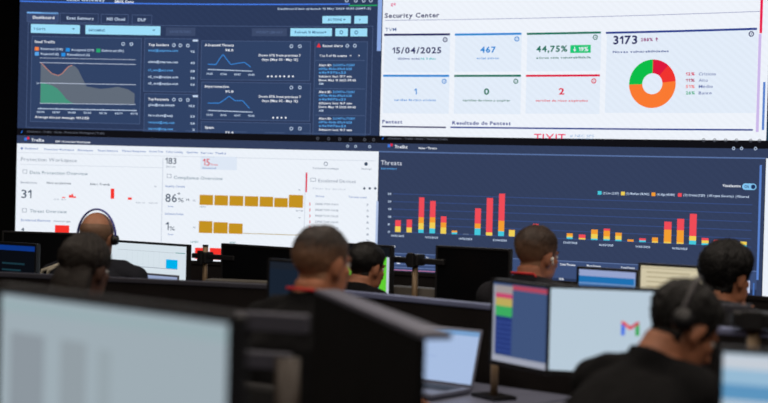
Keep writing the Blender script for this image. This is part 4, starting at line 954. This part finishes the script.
def headset(cup_r=.032, discc=None, band=.0045, both=True, shift=0.0, bandcol=(40, 42, 60), push=0.0, rx=.094, rz=.134):
    def f(e):
        bm = bmesh.new(); pts = []
        for i in range(25):
            a = PI * (i / 24) ; pts.append(Vector((math.cos(a) * rx, -.012 - shift * math.sin(a) - push * max(0, math.cos(a)), math.sin(a) * rz)))
        tube(bm, pts, [(band * 2.2, band)] * 25, 10, refx=(0, 1, 0)); obj('headband', bm, pbr('headband_%d' % bandcol[0], bandcol, .4), e, True)
        for s in ((1, -1) if both else (1,)):
            bm = bmesh.new(); disc_cyl(bm, (s * .094, -.008 - push, -.006), cup_r, .018, 24, 'X'); disc_cyl(bm, (s * .106, -.008 - push, -.006), cup_r * .85, .010, 24, 'X'); obj('ear_cup', bm, pbr('cup_black', (18, 18, 21), .4), e, True)
            bm = bmesh.new(); disc_cyl(bm, (s * .112, -.008 - push, -.006), cup_r * .64, .004, 20, 'X'); obj('ear_cup_disc', bm, pbr('cup_disc', discc or (26, 26, 30), .5), e, True)
        bm = bmesh.new(); tube(bm, [(-.10, .01, -.015), (-.09, .06, -.05), (-.06, .105, -.068)], .003, 8); ell(bm, (-.055, .11, -.068), (.008, .006, .006)); obj('microphone_boom', bm, black_plastic, e, True)
    return f
h_fade = hairmat('brown_fade_hair', (46, 34, 27), (140, 102, 78), -.055, .085)
h_fade2 = hairmat('dark_fade_hair', (34, 27, 24), (146, 106, 80), -.04, .088)
h_grey = hairmat('grey_fringe_hair', (120, 92, 74), (98, 76, 62), -.05, .06)
h_black = pbr('black_hair', (8, 7, 8), .55, bump=.9, bscale=90, var=.3, vscale=60, spec=.25)
h_black2 = hairmat('black_short_hair', (10, 9, 9), (46, 34, 28), -.07, -.01)
h_dark = pbr('dark_brown_hair', (24, 17, 13), .6, bump=.6, bscale=120, var=.3, vscale=60, spec=.3)
jacket = pbr('navy_jacket', (26, 28, 36), .85, bump=.3, var=.1, spec=.2)
charcoal = pbr('charcoal_shirt', (30, 30, 35), .9, bump=.3, var=.1, spec=.2)
P1 = person('bald man in a dark striped jacket wearing a headset, at the left', 98, 213, 7.2, yaw=12, pitch=4, skin_rgb=(168, 118, 92), hair='bald', hair_m=h_grey, wide=1.15, shirt=jacket, sleeves='long', stripes=True, seed=3, hscale=1.02)
worn('headset', 'slim black headset with bluish light painted on its band, on the bald man', P1, 'headset', headset(.024, bandcol=(78, 84, 170), band=.0045, shift=.01, rx=.102, rz=.132))  # the band's blue stands in for bluish light falling on it
P2 = person('man with shaven fade haircut, black shirt and red lanyard, left of photo centre', 323, 227.5, 4.6, yaw=36, head_yaw=42, pitch=6, skin_rgb=(158, 102, 74), hair='fade', hair_m=h_fade2, hthick=.006, lanyard=True, seed=5, collar=False, hscale=1.0)
P3 = person('man with slick black hair at centre, right of the shaven-headed man', 367, 244.5, 6.75, yaw=36, head_yaw=44, pitch=12, skin_rgb=(150, 98, 72), hair='fade', hair_m=h_black2, hthick=.012, seed=9, hscale=.93)
P4 = person('man with brown fade haircut, white earbud and red lanyard, right of centre', 538, 229, 6.3, yaw=36, head_yaw=50, pitch=8, lean=.03, skin_rgb=(162, 106, 80), hair='fade', hair_m=h_fade, hthick=.013, lanyard=True, seed=13, shirt=charcoal, hscale=1.0)
def bud(e):
    bm = bmesh.new(); ell(bm, (.088, .004, -.004), (.008, .007, .008)); obj('bud', bm, pbr('white_plastic', (235, 235, 230), .3), e, True)
    bm = bmesh.new(); tube(bm, [(.089, .006, -.006), (.088, .014, -.028)], .0032, 8); obj('stem', bm, pbr('white_plastic', (235, 235, 230), .3), e, True)
worn('earbud', 'white earbud in the ear of the man right of the black monitor', P4, 'earbud', bud)
P5 = person('man with thick black hair resting his chin on his hand, at right', 727, 246.5, 5.75, yaw=34, head_yaw=48, pitch=8, lean=.03, hscale=1.04, skin_rgb=(164, 108, 80), hair='full', hair_m=h_black, hthick=.024, chin_hand=True, seed=17, shirt=charcoal)
P6 = person('man in black shirt and headset bowing in front of the white envelope logo monitor', 684, 286, 3.95, yaw=48, head_yaw=64, pitch=34, lean=.3, skin_rgb=(150, 98, 74), hair='full', hair_m=h_black, hthick=.012, seed=23, slump=.0, wide=1.05)
worn('headset', 'black headset with pale round ear disc on the bowing man in front', P6, 'headset', headset(.030, discc=(190, 180, 160), band=.004, shift=.02, bandcol=(56, 54, 58), push=.07, both=False, rx=.084, rz=.140))
P7 = person('dark blurred figure seen from behind, in front of the bald man', 86, 238, 5.35, yaw=30, head_yaw=26, pitch=10, skin_rgb=(72, 48, 38), hair='full', hair_m=h_dark, hthick=.014, seed=29, longhair=True)  # skin darkened: the figure's lack of light is put into its colour
# ------------------------------------------------------------------ chairs
def make_chair(label):
    r = empty('office_chair'); tag(r, label, 'chair', 'office chairs')
    bm = bmesh.new(); box(bm, -.24, .24, -.22, .24, .40, .465, .02); obj('seat', bm, chair_fab, r)
    bm = bmesh.new(); box(bm, -.21, .21, -.27, -.225, .56, .92, .018); obj('backrest', bm, chair_fab, r)
    bm = bmesh.new(); tube(bm, [(0, -.29, .62), (0, -.29, .45), (0, -.2, .39), (0, 0, .39)], .018, 10); obj('back_bracket', bm, dark_metal, r)
    bm = bmesh.new(); tube(bm, [(0, 0, .1), (0, 0, .40)], .028, 14); obj('gas_column', bm, dark_metal, r)
    for k in range(5):
        a = 2 * PI * k / 5 + .3; bm = bmesh.new(); tube(bm, [(0, 0, .11), (.27 * math.cos(a), .27 * math.sin(a), .075)], [.024, .014], 10); l = obj('leg', bm, dark_metal, r)
        bm = bmesh.new(); disc_cyl(bm, (.27 * math.cos(a), .27 * math.sin(a), .03), .03, .04, 16, 'X'); obj('caster', bm, black_plastic, l)
    for s in (-1, 1):
        bm = bmesh.new(); box(bm, s * .29 - .03, s * .29 + .03, -.14, .10, .64, .665, .008); tube(bm, [(s * .29, -.02, .64), (s * .29, -.02, .43), (s * .2, -.02, .42)], .014, 10); obj('armrest', bm, black_plastic, r)
    return r
def copy_tree(o, parent=None):
    c = o.copy(); C.objects.link(c)
    if parent is not None: c.parent = parent
    for q in [x for x in list(C.objects) if x.parent == o]: copy_tree(q, c)
    return c
chair0 = make_chair('black office chair')
first = True
for Pn, lab in ((P1, 'black office chair under the bald man in the striped jacket'), (P2, 'black office chair under the shaven-headed man left of centre'), (P3, 'black office chair under the man in front of the green monitor'), (P4, 'black office chair under the man with the earbud'),
                (P5, 'black office chair under the man resting his chin'), (P6, 'black office chair under the bowing man in front'), (P7, 'black office chair under the dark blurred figure')):
    c = chair0 if first else copy_tree(chair0); first = False
    c.location = Pn[3]; c.rotation_euler = (0, 0, -math.radians(Pn[4])); c['label'] = lab
bpy.context.view_layer.update()
